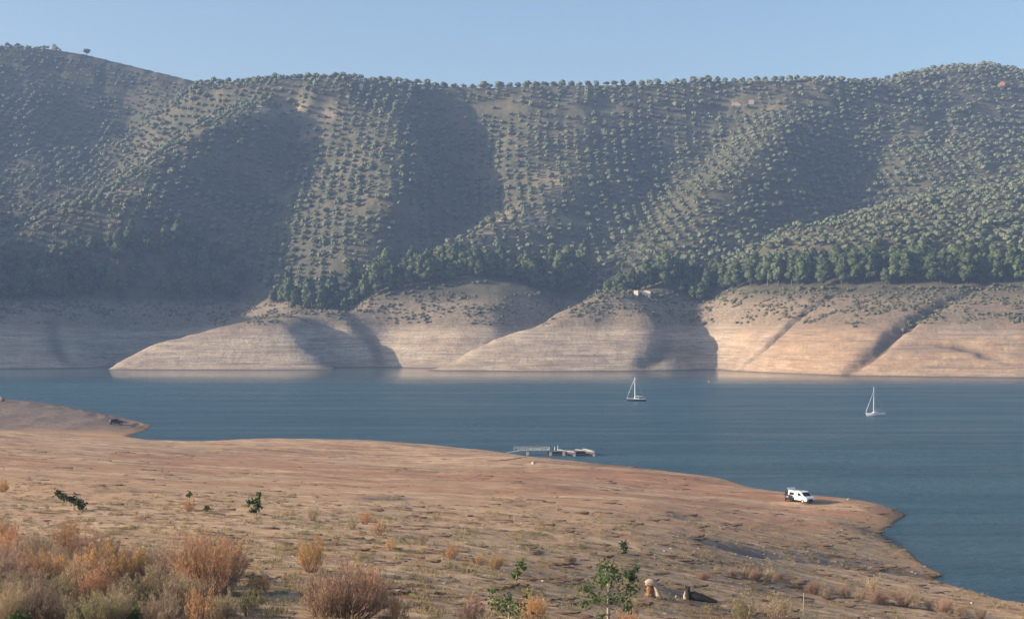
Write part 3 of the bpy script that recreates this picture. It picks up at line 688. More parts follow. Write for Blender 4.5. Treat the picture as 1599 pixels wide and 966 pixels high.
# ------------------------------------------------------------------ foreground shrubs
def mat_twig(name, c1, c2, tr=.25): return mat_leaf(name, c1, c2, 2.5, tr, True, .85)
M_fol = mat_twig('feathery foliage', (.75, .75, .75), (1, 1, 1)); M_stem = mat_leaf('shrub stems', (.22, .15, .11), (.40, .28, .20), 3.0)
def tamarisk_tpl(seed, H, w, n, leaf=(.02, 8)):
    g = np.random.default_rng(seed); st = Soup(); fo = Soup(); P = []
    lob = g.uniform(0, 6.28, 3)
    for k in range(n):
        a = g.uniform(0, 6.28); r = w*math.sqrt(g.uniform(0, 1))*(1+.25*math.sin(2*a+lob[0])); h = H*g.uniform(.5, 1.08)*(1-.3*(r/w)**2)*(1+.16*math.sin(3*a+lob[1])); b = (math.cos(a)*.35*r, math.sin(a)*.35*r, -.1)
        p = [np.array(b)]
        for q in range(1, 5):
            t = q/4; p.append(np.array((math.cos(a)*r*(.35+.65*t**.8)+g.normal()*.07, math.sin(a)*r*(.35+.65*t**.8)+g.normal()*.07, h*t)))
        st.tube(p, [.022, .018, .013, .008, .003], 3)
        for q in range(8):
            t = g.uniform(.25, 1); i = min(int(t*4), 3); c = p[i]+(p[i+1]-p[i])*(t*4-i); a2 = a+g.normal()*1.3; L = g.uniform(.15, .5)*H*.26
            e = c+np.array((math.cos(a2)*L*.5, math.sin(a2)*L*.5, L)); st.tube([c, e], [.007, .003], 3)
            m_ = int(2+10*t*t); tt2 = g.uniform(.1, 1.2, m_)[:, None]; P.append(c+(e-c)*tt2+g.normal(size=(m_, 3))*.07)
    fo.leaves(np.concatenate(P), leaf[0], 0, up=1.6, aspect=leaf[1], g=g); return st.get(), fo.get()
tam = []
for k, (H, w, n) in enumerate([(2.6, 1.2, 105), (3.1, 1.5, 150), (2.2, 1.2, 80), (1.6, .9, 34), (2.8, 1.9, 190)]):
    a, b = tamarisk_tpl(200+k, H, w, n); o1 = mesh_np('stems', a[0], a[1], M_stem); o2 = mesh_np('foliage', b[0], b[1], M_fol); tam.append((o1.data, o2.data)); bpy.data.objects.remove(o1); bpy.data.objects.remove(o2)
SHC = dict(orange=(.54, .31, .15), amber=(.60, .37, .13), pink=(.47, .31, .21), brown=(.36, .27, .19), green=(.27, .26, .13), straw=(.46, .37, .22))
def bush(u, v, hpx, kind, k, label, group=None, cat='shrub', name='shrub'):
    x, y, z = on_ground(u, v); sc = hpx/(FPX/y)/[2.6, 3.1, 2.2, 1.6, 2.8][k]
    r = empty(name, (x, y, z), R.uniform(0, 6.28)); r.scale = (sc*R.uniform(.85, 1.15), sc*R.uniform(.85, 1.15), sc); tag(r, label, cat, group)
    c = SHC[kind]; j = R.uniform(.85, 1.15)
    last_bush[0] = r
    for nm, me in zip(('stems', 'foliage'), tam[k]):
        o = bpy.data.objects.new(nm, me); o.parent = r; o.color = (c[0]*j, c[1]*j*R.uniform(.93, 1.07), c[2]*j, 1); COL.objects.link(o)
T = 'in the thicket at the lower left'; thick = {}; last_bush = [None]
for u, v, h, kd, k in [(105, 872, 58, 'orange', 0), (75, 885, 50, 'brown', 3), (140, 880, 50, 'pink', 2), (170, 890, 55, 'pink', 0), (10, 880, 56, 'orange', 2), (40, 892, 60, 'brown', 0),
                       (30, 925, 66, 'pink', 1), (65, 930, 72, 'orange', 0), (-15, 930, 74, 'brown', 4), (0, 960, 70, 'green', 1), (45, 962, 70, 'brown', 4), (95, 960, 64, 'green', 0),
                       (90, 918, 50, 'brown', 2), (120, 935, 62, 'pink', 0), (128, 925, 66, 'amber', 2), (150, 958, 72, 'orange', 0), (185, 925, 74, 'amber', 2), (160, 930, 60, 'pink', 3),
                       (200, 960, 60, 'brown', 4), (235, 962, 64, 'green', 1), (245, 935, 56, 'straw', 0), (275, 965, 70, 'straw', 2), (310, 975, 60, 'orange', 3),
                       (215, 900, 42, 'pink', 2), (240, 895, 44, 'brown', 3), (20, 850, 30, 'orange', 3), (5, 838, 26, 'orange', 3), (60, 865, 34, 'straw', 3),
                       (265, 905, 40, 'brown', 4), (250, 880, 30, 'pink', 3), (225, 925, 44, 'brown', 4), (-5, 900, 54, 'pink', 4), (85, 905, 50, 'straw', 4), (135, 905, 46, 'brown', 4), (180, 975, 56, 'straw', 4), (20, 975, 62, 'straw', 4), (70, 978, 54, 'brown', 4), (290, 950, 54, 'brown', 4), (350, 970, 46, 'straw', 2), (110, 980, 50, 'straw', 1), (155, 985, 60, 'green', 4), (255, 985, 60, 'brown', 4), (195, 880, 30, 'pink', 3), (45, 872, 34, 'pink', 2)]:
    names = dict(orange='orange feathery tamarisk shrub', amber='amber upright tamarisk shrub', pink='pinkish brown tamarisk shrub', brown='brown twiggy shrub', green='olive green twiggy shrub', straw='straw coloured twiggy shrub')
    bush(u, v, h, kd, k, names[kd]+' '+T, kd+' shrubs in the lower left thicket'); thick.setdefault(kd, []).append((u, v, bpy.data.objects[-1] if False else last_bush[0], names[kd]))
for kd, lst in thick.items():
    lst.sort(key=lambda q: q[0])
    for k_, (u, v, o, nm) in enumerate(lst): o['label'] = '%s, %s of its colour from the left in the lower left thicket' % (nm, nth(k_+1))
for u, v, h, kd, k, lb in [(285, 925, 88, 'pink', 1, 'large pinkish tamarisk at the left of the pair right of the thicket'), (330, 930, 92, 'orange', 4, 'largest orange tamarisk shrub, standing alone right of the lower left thicket'),
                           (355, 905, 62, 'orange', 0, 'orange topped tamarisk against the right side of the largest shrub'), (305, 915, 76, 'orange', 0, 'tall slim orange tamarisk behind the largest shrub'), (485, 892, 52, 'amber', 2, 'round amber shrub alone on the bare ground left of the middle'),
                           (540, 965, 88, 'pink', 4, 'broad pinkish orange tamarisk at the bottom edge left of the middle'), (575, 955, 70, 'orange', 0, 'orange tamarisk at the bottom edge, right of the broad pinkish one'), (505, 962, 60, 'pink', 2, 'low pink tamarisk at the bottom edge, left of the broad one'),
                           (405, 930, 36, 'orange', 3, 'small orange shrub right of the largest tamarisk'), (390, 960, 44, 'green', 3, 'small green shrub at the bottom edge right of the large tamarisks'), (620, 968, 42, 'orange', 3, 'small orange shrub at the bottom edge near the middle'),
                           (735, 975, 46, 'pink', 3, 'small pinkish shrub at the bottom edge below the pale green weed'), (835, 970, 46, 'amber', 3, 'small amber shrub at the bottom edge right of the leaning sapling'),
                           (985, 990, 40, 'orange', 3, 'small orange shrub at the bottom edge below the tall green sapling'), (5, 768, 20, 'amber', 3, 'small amber shrub on bare ground at the left edge'),
                           (295, 798, 20, 'orange', 3, 'faint orange shrub on the bare ground between the two green weeds'), (570, 818, 20, 'orange', 3, 'low orange shrub on the bare ground left of the middle'), (590, 835, 24, 'orange', 3, 'orange shrub just in front of the low faint one'),
                           (550, 826, 22, 'straw', 3, 'tiny straw coloured shrub beside the low orange one'), (488, 812, 22, 'straw', 3, 'tiny straw coloured shrub above the round amber shrub'), (610, 858, 16, 'amber', 3, 'tiny amber shrub between two straw tufts'),
                           (660, 850, 18, 'straw', 3, 'thin straw coloured shrub left of the orange sprigs'), (705, 872, 24, 'orange', 3, 'sparse orange sprig shrub below the middle of the picture'), (775, 888, 22, 'amber', 2, 'bright amber low shrub left of the leaning sapling'),
                           (750, 882, 16, 'orange', 3, 'faint orange shrub beside the bright amber one'), (1365, 925, 26, 'straw', 3, 'pale straw shrub in the grass at the lower right'), (1430, 945, 22, 'straw', 3, 'pale straw tussock shrub near the lower right corner'),
                           (1215, 968, 40, 'straw', 3, 'thin straw coloured shrub at the bottom edge right of the log'), (1160, 975, 48, 'green', 3, 'sparse green shrub at the bottom edge below the dark log')]:
    bush(u, v, h, kd, k, lb)
for k_, (u, v, h) in enumerate(sorted([(1146, 900, 16), (1162, 902, 20), (1180, 905, 18), (1198, 906, 20), (1216, 908, 16), (1240, 918, 14), (1268, 926, 18), (1290, 935, 22), (1318, 930, 18), (1342, 938, 20), (1372, 942, 24), (1395, 936, 18), (1412, 946, 26), (1452, 952, 20), (1475, 957, 24), (1500, 962, 22), (1530, 966, 20), (1098, 905, 14), (1120, 896, 12), (860, 886, 14), (890, 880, 16), (1060, 890, 12)])):
    bush(u, v, h, ('straw', 'brown', 'straw', 'pink')[k_ % 4], 4 if k_ % 2 else 3, 'low brown straw tussock, %s from the left on the lower right ground' % nth(k_+1), 'tussocks on the lower right ground')
# leafy saplings
M_leaf = mat_leaf('sapling leaves', (.035, .075, .02), (.09, .15, .04), 3, .3); M_dleaf = mat_leaf('shrub leaves', (.03, .055, .02), (.07, .11, .035), 3, .2)
def sapling(u, v, hpx, blobs, n, size, mt, label, lean=0, cat='sapling', bare=.35):
    """thin pale stems with limbs that carry leaf clusters; blobs = (dx, height, radius) as fractions of the height"""
    x, y, z = on_ground(u, v); H = hpx/(FPX/y); g = np.random.default_rng(int(u*7+v)); r = empty('sapling' if cat == 'sapling' else 'bush', (x, y, z), 0); tag(r, label, cat)
    st = Soup(); fo = Soup(); st.tube([(0, 0, -.1), (lean*H*.4, .02, H*.45), (lean*H, 0, H*.92)], [.045*H/2+.008, .03*H/2+.006, .008], 5)
    for bx_, bz, br in blobs:
        c = np.array((bx_*H, g.uniform(-.15, .15)*H, bz*H)); b0 = np.array((lean*bz*H*.7, 0, max(.1, bz-.28)*H)); st.tube([b0, (b0+c)/2+np.array((0, 0, -.03*H)), c], [.02*H/2+.004, .014*H/2+.003, .004], 4)
        m_ = int(n*br*4); d = g.normal(size=(m_, 3))*br*.48*H*np.array((1, 1, .85)); fo.leaves(c+d, size*H, 0, g=g)
        for q in range(5): e = c+g.normal(size=3)*br*.5*H; st.tube([c, e], [.006, .003], 3)
    mesh_np('stem', *st.get()[:2], M_palebark, False, r); mesh_np('foliage', *fo.get()[:2], mt, False, r)
sapling(950, 985, 108, [(-.05, .93, .12), (.07, .86, .12), (-.12, .78, .13), (.1, .74, .14), (-.02, .66, .15), (-.3, .62, .1), (.34, .6, .12), (.22, .5, .12), (-.18, .5, .1), (-.33, .38, .08), (.28, .36, .1), (.02, .44, .11), (-.1, .25, .07)], 190, .036, M_leaf, 'tallest green sapling with a pale trunk at the bottom edge right of the middle')
sapling(985, 912, 28, [(-.1, .5, .3), (.25, .85, .22), (.05, .3, .3)], 60, .16, M_leaf, 'small green bush just right of the tallest sapling', cat='bush')
sapling(803, 912, 36, [(0, .3, .16), (.1, .55, .16), (.3, .85, .2), (.45, .7, .1)], 70, .12, M_leaf, 'leaning green sapling with a curved leafy top below the middle', .3)
sapling(795, 985, 80, [(-.25, .55, .2), (-.05, .65, .2), (.2, .5, .22), (-.1, .4, .2), (.1, .3, .2), (-.3, .8, .1), (.35, .7, .1)], 60, .06, M_leaf, 'sprawling grey green weed at the bottom edge under the leaning sapling', cat='bush')
sapling(400, 808, 40, [(.1, .9, .12), (.05, .7, .14), (-.2, .6, .18), (.05, .45, .2), (-.1, .3, .15)], 80, .1, M_dleaf, 'upright dark green sapling on bare ground left of the middle')
sapling(115, 796, 34, [(-.7, .8, .2), (-.4, .6, .25), (-.1, .5, .25), (.2, .35, .25), (.4, .2, .2)], 80, .11, M_dleaf, 'sprawling green bush on bare ground above the lower left thicket', cat='bush')
sapling(975, 866, 22, [(0, .8, .25), (0, .5, .22), (0, .25, .18)], 60, .16, M_dleaf, 'small slim green sapling on the slope above the tallest sapling')
sapling(296, 782, 16, [(0, .6, .3)], 50, .2, M_dleaf, 'tiny green weed behind the faint orange shrub', cat='bush')
sapling(323, 801, 12, [(0, .6, .4)], 50, .25, M_dleaf, 'tiny dark green weed right of the faint orange shrub', cat='bush')
for u, v, h, lb in [(75, 945, 42, 'dark green bush deep in the middle of the thicket'), (105, 930, 34, 'bright green bush between the thicket shrubs'), (195, 945, 46, 'dark green bush under the amber tamarisk'), (65, 975, 30, 'low green bush at the bottom edge of the thicket'), (120, 978, 32, 'yellow green bush at the bottom edge of the thicket'), (215, 978, 34, 'green bush at the bottom edge right of the thicket'), (30, 985, 34, 'olive green bush in the bottom left corner')]:
    sapling(u, v, h, [(-.35, .45, .35), (.3, .5, .35), (0, .7, .3), (0, .35, .35)], 110, .1, M_leaf if 'bright' in lb or 'yellow' in lb or 'low' in lb else M_dleaf, lb, cat='bush')

# ------------------------------------------------------------------ tufts, dark clods, furrow shade ridges and stones strewn over the ground
M_tuft = mat_leaf('dry grass', (.24, .19, .095), (.44, .34, .18), 1.5, .3); M_tuftg = mat_leaf('green weeds', (.13, .13, .06), (.26, .25, .11), 1.2, .3)
M_clod = plain('clay clod', (.20, .14, .10), .95, var=.3, scale=3); M_stone = plain('pale stone', (.42, .36, .29), .9, var=.25, scale=3)
ttp = []
for k in range(4):
    g = np.random.default_rng(300+k); s = Soup(); P = g.normal(size=(34, 3))*np.array((.2, .2, .06))+np.array((0, 0, .11)); s.leaves(P, .035, 0, up=1.6, aspect=7, g=g); ttp.append(s.get())
ctp = []
for k in range(4):
    g = np.random.default_rng(400+k); s = Soup(); s.lump((0, 0, .05), (g.uniform(.5, 1), g.uniform(.35, .6), g.uniform(.25, .45)), .5, False, 0, g); ctp.append(s.get())
def scatter(n, test, lo, hi, k, zoff=0):
    out = []; tries = 0
    while len(out) < n and tries < n*60:
        tries += 1; u = R.uniform(-40, 1640); v = R.uniform(lo, hi)
        if not test(u, v): continue
        d = ground_d(u, v)
        if R.random() > min(1, d/160)+.12: continue
        x = (u-U0)/FPX*d; z = near_z(x, d)
        if z < .12: continue
        out.append((R.randrange(k), x, d, z+zoff, R.uniform(0, 6.28)))
    return out
def dryv(u, v): return v > 752+.05*(u-100)+float(perlin(u/90, v/14, 5))*26
T1 = [(k, x, y, z, r, R.uniform(.4, 1.1), R.uniform(.5, 1.2)) for k, x, y, z, r in scatter(4200, lambda u, v: dryv(u, v) and perlin(u/60, v/12, 8) > -.25, 745, 985, 4)]
V, F, Mi = tile(ttp, T1); tag(mesh_np('dry_grass', V, F, M_tuft), 'short dry straw coloured grass tufts on the clay', kind='stuff')
T2 = [(k, x, y, z, r, R.uniform(.4, 1.1), R.uniform(.5, 1.1)) for k, x, y, z, r in scatter(1500, lambda u, v: dryv(u, v-18) and R.random() > (u-700)/900 and perlin(u/70, v/12, 9) > 0, 770, 985, 4)]
V, F, Mi = tile(ttp, T2); tag(mesh_np('green_weeds', V, F, M_tuftg), 'sparse grey green weeds covering the ground', kind='stuff')
T3 = [(k, x, y, z, r*.12, R.uniform(.12, .45)*(1.9 if R.random() < .06 else 1), R.uniform(.3, .7)) for k, x, y, z, r in scatter(1500, lambda u, v: v > 722 or u > 700, 722, 985, 4, -.04)]
rtp = []
for k in range(4):
    g = np.random.default_rng(430+k); s = Soup()
    for q in range(3): s.lump((g.uniform(-1.2, 1.2), g.uniform(-.15, .15), 0), (g.uniform(.6, 1.3), g.uniform(.12, .25), g.uniform(.1, .22)), .5, False, 0, g)  # low dark ridges stand in for furrow shadows and small growth
    rtp.append(s.get())
ctp = ctp+rtp
T3 += [(k+4, x, y, z, -.14+(r-3.14)*.05, R.uniform(.25, .95), R.uniform(.6, 1.2)) for k, x, y, z, r in scatter(1700, lambda u, v: (v > 700 or u > 700) and perlin(u/110, v/16, 21) > -.12, 700, 985, 4, -.04)]
V, F, Mi = tile(ctp, T3); tag(mesh_np('clods_and_furrow_shade', V, F, M_clod, True), 'dark clay clods and ridges standing for furrow shade on the lake bed', kind='stuff')
T4 = [(k, x, y, z, r, R.uniform(.1, .3), R.uniform(.6, 1)) for k, x, y, z, r in scatter(420, lambda u, v: abs(v-np.interp(u, [q[0] for q in DITCH], [q[1] for q in DITCH])) < 14 and u > 1000 or R.random() < .12, 760, 985, 4, -.02)]
V, F, Mi = tile(ctp, T4); tag(mesh_np('pebbles', V, F, M_stone, True), 'pale stones strewn over the ground', kind='stuff')
# ------------------------------------------------------------------ object builders
def bm_obj(name, bm, mat, parent=None, smooth_=False, bevel=0):
    if bevel: bmesh.ops.bevel(bm, geom=list(bm.edges), offset=bevel, segments=1, affect='EDGES')
    bmesh.ops.recalc_face_normals(bm, faces=bm.faces); me = bpy.data.meshes.new(name); bm.to_mesh(me); bm.free(); me.materials.append(mat)
    if smooth_: me.polygons.foreach_set('use_smooth', [True]*len(me.polygons))
    o = bpy.data.objects.new(name, me); COL.objects.link(o); o.parent = parent; return o
def bbox(bm, x0, x1, y0, y1, z0, z1):
    vs = [bm.verts.new((x, y, z)) for z in (z0, z1) for y in (y0, y1) for x in (x0, x1)]
    for f in ((0, 2, 3, 1), (4, 5, 7, 6), (0, 1, 5, 4), (2, 6, 7, 3), (0, 4, 6, 2), (1, 3, 7, 5)): bm.faces.new([vs[i] for i in f])
def bcyl(bm, a, b, r0, r1=None, n=8):
    r1 = r0 if r1 is None else r1; a = Vector(a); b = Vector(b); q = (b-a).to_track_quat('Z', 'Y'); A = []; B = []
    for k in range(n):
        w = Vector((math.cos(2*math.pi*k/n), math.sin(2*math.pi*k/n), 0)); A.append(bm.verts.new(a+q@(w*r0))); B.append(bm.verts.new(b+q@(w*r1)))
    for k in range(n): bm.faces.new((A[k], A[(k+1) % n], B[(k+1) % n], B[k]))
    bm.faces.new(A[::-1]); bm.faces.new(B)
def bprism(bm, prof, y0, y1, inset=0):
    """side profile (x, z) extruded across y"""
    A = [bm.verts.new((x, y0, z)) for x, z in prof]; B = [bm.verts.new((x, y1, z)) for x, z in prof]; n = len(prof)
    for k in range(n): bm.faces.new((A[k], A[(k+1) % n], B[(k+1) % n], B[k]))
    bm.faces.new(A[::-1]); bm.faces.new(B)
def part(name, mat, parent, fn, **k):
    bm = bmesh.new(); fn(bm); return bm_obj(name, bm, mat, parent, **k)
M_white = plain('white paint', (.78, .77, .74), .35, var=.04); M_navy = plain('navy paint', (.02, .035, .07), .3)
M_glass = plain('dark glass', (.02, .025, .03), .08); M_black = plain('black rubber', (.02, .02, .02), .8); M_metal = plain('brushed aluminium', (.55, .56, .57), .35, .8)
M_grey = plain('dark grey paint', (.05, .055, .065), .35); M_cloth = plain('grey sail cloth', (.5, .5, .5), .9); M_teak = plain('weathered deck boards', (.27, .25, .23), .85, var=.2, scale=4)
M_float = plain('white plastic float', (.42, .40, .36), .6, var=.1); M_dark = plain('dark steel frame', (.07, .07, .075), .6); M_red = plain('red lamp glass', (.35, .02, .015), .3); M_orange = plain('orange plastic', (.75, .3, .05), .5)
M_lamp = plain('clear lamp glass', (.8, .8, .78), .15)

# ---- moored sailing boats (bow towards +x)
def sailboat(u, v, L, mast, heading, hullm, label, jib, cabin=1.0):
    d = FPX*CAMZ/(v-VH); root = empty('sailboat', ((u-U0)/FPX*d, d, 0), heading); tag(root, label, 'sailboat', 'sailing boats moored on the reservoir')
    def hull(bm):
        st = []; n = 12
        for i in range(n+1):
            t = i/n; x = -L/2+L*t; hb = L*.165*(1-(max(0, t-.38)/.62)**2.3)*(.82+.18*min(1, t/.3)); hb = max(hb, .015); dk = .78+.28*t**2; kl = -.28+.3*max(0, t-.7)/.3; ov = .35*max(0, t-.8)/.2
            st.append([bm.verts.new((x+ov*k_, y*hb, z)) for y, z, k_ in ((0, kl, 0), (.62, kl*.6+.02, 0), (.93, .3, .4), (1, dk, 1), (-1, dk, 1), (-.93, .3, .4), (-.62, kl*.6+.02, 0))])
        for a, b in zip(st[:-1], st[1:]):
            for k in range(7): bm.faces.new((a[k], a[(k+1) % 7], b[(k+1) % 7], b[k]))
        bm.faces.new(st[0]); bm.faces.new(st[-1][::-1])
    part('hull', hullm, root, hull, smooth_=False)
    def deck(bm):
        for i in range(10):
            t0, t1 = i/10, (i+1)/10
            f = lambda t: (-L/2+L*t+.35*max(0, t-.8)/.2, max(.02, L*.17*(1-(max(0, t-.38)/.62)**2.3)*(.82+.18*min(1, t/.3))), .8+.28*t**2)
            (xa, ha, za), (xb, hb, zb) = f(t0), f(t1); P = [(xa, -ha, za), (xb, -hb, zb), (xb, hb, zb), (xa, ha, za)]; lo = [bm.verts.new(p) for p in P]; hi = [bm.verts.new((p[0], p[1], p[2]+.07)) for p in P]
            bm.faces.new(hi); bm.faces.new(lo[::-1]); bm.faces.new((lo[0], lo[1], hi[1], hi[0])); bm.faces.new((lo[2], lo[3], hi[3], hi[2])); bm.faces.new((lo[1], lo[2], hi[2], hi[1])); bm.faces.new((lo[3], lo[0], hi[0], hi[3]))
    dk = part('deck', M_white, root, deck)
    cb = part('cabin', M_white, root, lambda bm: bprism(bm, [(-L*.14, .86), (-L*.13, 1.32*cabin), (L*.1, 1.28*cabin), (L*.22, .95)], -L*.095, L*.095), bevel=.03)
    for s in (-1, 1): part('window', M_glass, cb, lambda bm: bprism(bm, [(-L*.1, 1.02), (-L*.1, 1.2*cabin), (L*.08, 1.17*cabin), (L*.12, 1.02)], s*L*.095-.008*(s < 0)-.0, s*L*.095+.012*s))
    part('mast', M_white, root, lambda bm: bcyl(bm, (L*.1, 0, .9), (L*.09, 0, mast), .11, .07))
    part('boom', M_metal, root, lambda bm: bcyl(bm, (L*.09, 0, 1.75), (-L*.36, 0, 1.8), .06))
    part('sail_cover', M_cloth, root, lambda bm: [bcyl(bm, (L*.07, 0, 1.95), (-L*.12, 0, 1.98), .17, .15), bcyl(bm, (-L*.12, 0, 1.98), (-L*.34, 0, 1.93), .15, .08)])
    part('rigging', M_metal, root, lambda bm: [bcyl(bm, a, b, .018, n=4) for a, b in (((-L*.48, 0, .85), (L*.09, 0, mast-.1)), ((L*.08, L*.15, .95), (L*.09, 0, mast*.85)), ((L*.08, -L*.15, .95), (L*.09, 0, mast*.85)), ((L*.54, 0, 1.1), (L*.09, 0, mast*(.85 if jib else .97))))])
    if jib: part('furled_jib', M_cloth, root, lambda bm: bcyl(bm, (L*.53, 0, 1.3), (L*.13, 0, mast*.8), .13, .05))
    part('rudder', hullm, root, lambda bm: bbox(bm, -L*.53, -L*.5+.0, -.03, .03, -.3, .9))
    part('guard_rail', M_metal, root, lambda bm: [bcyl(bm, (-L*.46, s*L*.13, .85), (-L*.46, s*L*.13, 1.4), .02, n=4) for s in (-1, 1)]+[bcyl(bm, (-L*.46, -L*.13, 1.4), (-L*.46, L*.13, 1.4), .02, n=4)])
sailboat(994, 626, 7.3, 9.6, math.radians(172), M_navy, 'dark hulled sailboat with a bare white mast, left of the two on the water', False, .95)
sailboat(1367, 649, 6.6, 9.6, math.radians(196), M_white, 'white hulled sailboat with a furled jib, right of the two on the water', True)
def buoy(u, v, r):
    d = FPX*CAMZ/(v-VH); root = empty('mooring_buoy', ((u-U0)/FPX*d, d, 0)); tag(root, 'small pale orange mooring buoy far out between the two sailboats', 'buoy')
    bm = bmesh.new(); bmesh.ops.create_uvsphere(bm, u_segments=12, v_segments=8, radius=r); bm_obj('float', bm, M_orange, root, True).location = (0, 0, r*.4)
    part('mooring_ring', M_metal, root, lambda bm: bcyl(bm, (0, 0, r*1.2), (0, 0, r*1.7), .05))
buoy(1107, 596, .42)

# ---- floating dock
def dock():
    d0 = 323.0; x0 = (793-U0)/FPX*d0; zs = near_z(x0, d0); root = empty('floating_dock', (x0, d0, 0), math.radians(0)); tag(root, 'floating dock with a gangway, white floats and short finger pontoons', 'dock')
    gz = max(zs, .1)
    def ramp(bm): bprism(bm, [(-.4, gz+.02), (-.4, gz+.14), (3.0, 1.22), (9.6, 1.22), (9.6, 1.08), (3.0, 1.06)], -.7, .7)
    part('gangway', M_metal, root, ramp)
    def rail(bm):
        for s in (-.68, .68):
            for z in (1.6, 1.95): bcyl(bm, (1.4, s, z), (9.4, s, z), .035, n=5)
            for k in range(9): bcyl(bm, (1.4+k, s, 1.1), (1.4+k, s, 1.97), .03, n=5)
            for k in range(24): bcyl(bm, (1.5+k*.33, s, 1.2), (1.5+k*.33, s, 1.9), .012, n=4)
    part('railing', M_metal, root, rail)
    part('post', M_white, root, lambda bm: bcyl(bm, (11.3, .6, 1), (11.3, .6, 2.2), .05)); part('post', M_white, root, lambda bm: bcyl(bm, (10.6, .6, 1), (10.6, .6, 1.9), .05))
    def run(bm, ax, ay, bx_, by, w, z0, z1):
        a = Vector((ax, ay, 0)); b = Vector((bx_, by, 0)); t = (b-a).normalized(); n = Vector((-t.y, t.x, 0))*w/2
        P = [a-n, b-n, b+n, a+n]; lo = [bm.verts.new((p.x, p.y, z0)) for p in P]; hi = [bm.verts.new((p.x, p.y, z1)) for p in P]
        bm.faces.new(lo[::-1]); bm.faces.new(hi)
        for k in range(4): bm.faces.new((lo[k], lo[(k+1) % 4], hi[(k+1) % 4], hi[k]))
    part('deck', M_teak, root, lambda bm: run(bm, 9.0, 0, 19.4, 1.2, 1.7, .82, .98))
    part('frame', M_dark, root, lambda bm: run(bm, 9.0, 0, 19.3, 1.18, 1.5, .28, .81))
    for fx in (4.2, 9.4, 12.4, 14.6): part('float', M_float, root, lambda bm: bbox(bm, fx, fx+.6, -.78, .78, -.12, .78), bevel=.04)
    for (ax, ay, bx_, by) in ((11.5, 3.6, 15.1, -3.2), (15.6, 4.2, 19.5, -2.6), (17.4, 5.6, 19.2, .6)):
        a, b = Vector((ax, ay, 0)), Vector((bx_, by, 0))
        f = part('finger', M_float, root, lambda bm: run(bm, ax, ay, bx_, by, .6, .94, 1.04)); part('frame', M_dark, f, lambda bm: run(bm, ax+.1, ay-.1, bx_-.05, by+.1, .7, .45, .89))
        for t in (.05, .97): c = a.lerp(b, t); part('float', M_float, f, lambda bm: bbox(bm, c.x-.24, c.x+.24, c.y-.24, c.y+.24, -.15, .93), bevel=.04)
dock()

# ---- vehicles on the shore (front towards +x, left side +y)
def car(u, v, heading, prof, Lw, W2, bodym, label, name='parked_car', win=None, hatch=False, wheels=(-1.35, 1.3), scale=.93):
    x, y, z = on_ground(u, v); root = empty(name, (x, y, z+.02), heading); root.scale = (scale,)*3; tag(root, label, 'van' if name == 'parked_van' else 'car')
    body = part('body', bodym, root, lambda bm: bprism(bm, prof, -W2, W2), bevel=.05)
    for s in (-1, 1):
        for a, b, c, d in win: part('window', M_glass, root, lambda bm: bprism(bm, [a, b, c, d], s*W2, s*(W2+.012)), bevel=0)
        part('sill', M_black, root, lambda bm: bbox(bm, wheels[0]+.4, wheels[1]-.4, s*W2-.01, s*(W2+.02) if s > 0 else s*W2+.01, .3, .42) if s > 0 else bbox(bm, wheels[0]+.4, wheels[1]-.4, -W2-.02, -W2+.01, .3, .42))
        for wx in wheels:
            w = part('wheel', M_black, root, lambda bm: bcyl(bm, (wx, s*(W2-.16), .33), (wx, s*(W2+.035), .33), .34, n=20)); part('rim', M_metal, w, lambda bm: bcyl(bm, (wx, s*(W2+.03), .33), (wx, s*(W2+.05), .33), .2, n=14))
        part('mirror', bodym, root, lambda bm: bbox(bm, .95, 1.1, s*W2+.02 if s > 0 else -W2-.2, s*W2+.2 if s > 0 else -W2-.02, 1.05, 1.22))
        part('headlight', M_lamp, root, lambda bm: bbox(bm, Lw-.06, Lw+.02, s*W2*.6-.17, s*W2*.6+.17, .68, .86))
        part('tail_light', M_red, root, lambda bm: bbox(bm, -Lw-.03, -Lw+.03, s*W2*.88-.08, s*W2*.88+.06, .8, 1.25))
    return root, body
vprof = [(-2.15, .3), (-2.18, 1.0), (-2.08, 1.78), (-1.9, 1.86), (.55, 1.84), (.9, 1.72), (1.55, 1.1), (2.1, .92), (2.2, .62), (2.18, .3)]
vroot, vb = car(1251, 783.5, math.radians(-58), vprof, 2.17, .9, M_white, 'white van with its rear hatch raised, parked facing the camera on the lake bed', 'parked_van',
                win=[[(-1.85, 1.12), (-1.8, 1.58), (-.75, 1.58), (-.72, 1.12)], [(.1, 1.12), (.1, 1.6), (.62, 1.58), (1.2, 1.12)]])
def wind(bm):
    P = [(.97, -.74, 1.67), (.97, .74, 1.67), (1.53, .8, 1.14), (1.53, -.8, 1.14)]; nx, nz = .66, .75
    a = [bm.verts.new(p) for p in P]; b = [bm.verts.new((p[0]+nx*.02, p[1], p[2]+nz*.02)) for p in P]; bm.faces.new(a); bm.faces.new(b[::-1])
    for k in range(4): bm.faces.new((a[k], a[(k+1) % 4], b[(k+1) % 4], b[k]))
part('windscreen', M_glass, vroot, wind)
part('grille', M_black, vroot, lambda bm: bbox(bm, 2.17, 2.215, -.5, .5, .4, .68)); part('bumper', M_grey, vroot, lambda bm: bbox(bm, 2.14, 2.26, -.88, .88, .26, .42), bevel=.02)
part('tailgate', M_white, vroot, lambda bm: bprism(bm, [(-2.06, 1.86), (-2.06, 1.8), (-2.45, 2.16), (-2.5, 2.22)], -.85, .85)); part('boot_opening', M_black, vroot, lambda bm: bprism(bm, [(-2.15, .45), (-2.19, .98), (-2.11, 1.7), (-2.16, 1.7), (-2.24, .98), (-2.2, .45)], -.78, .78))
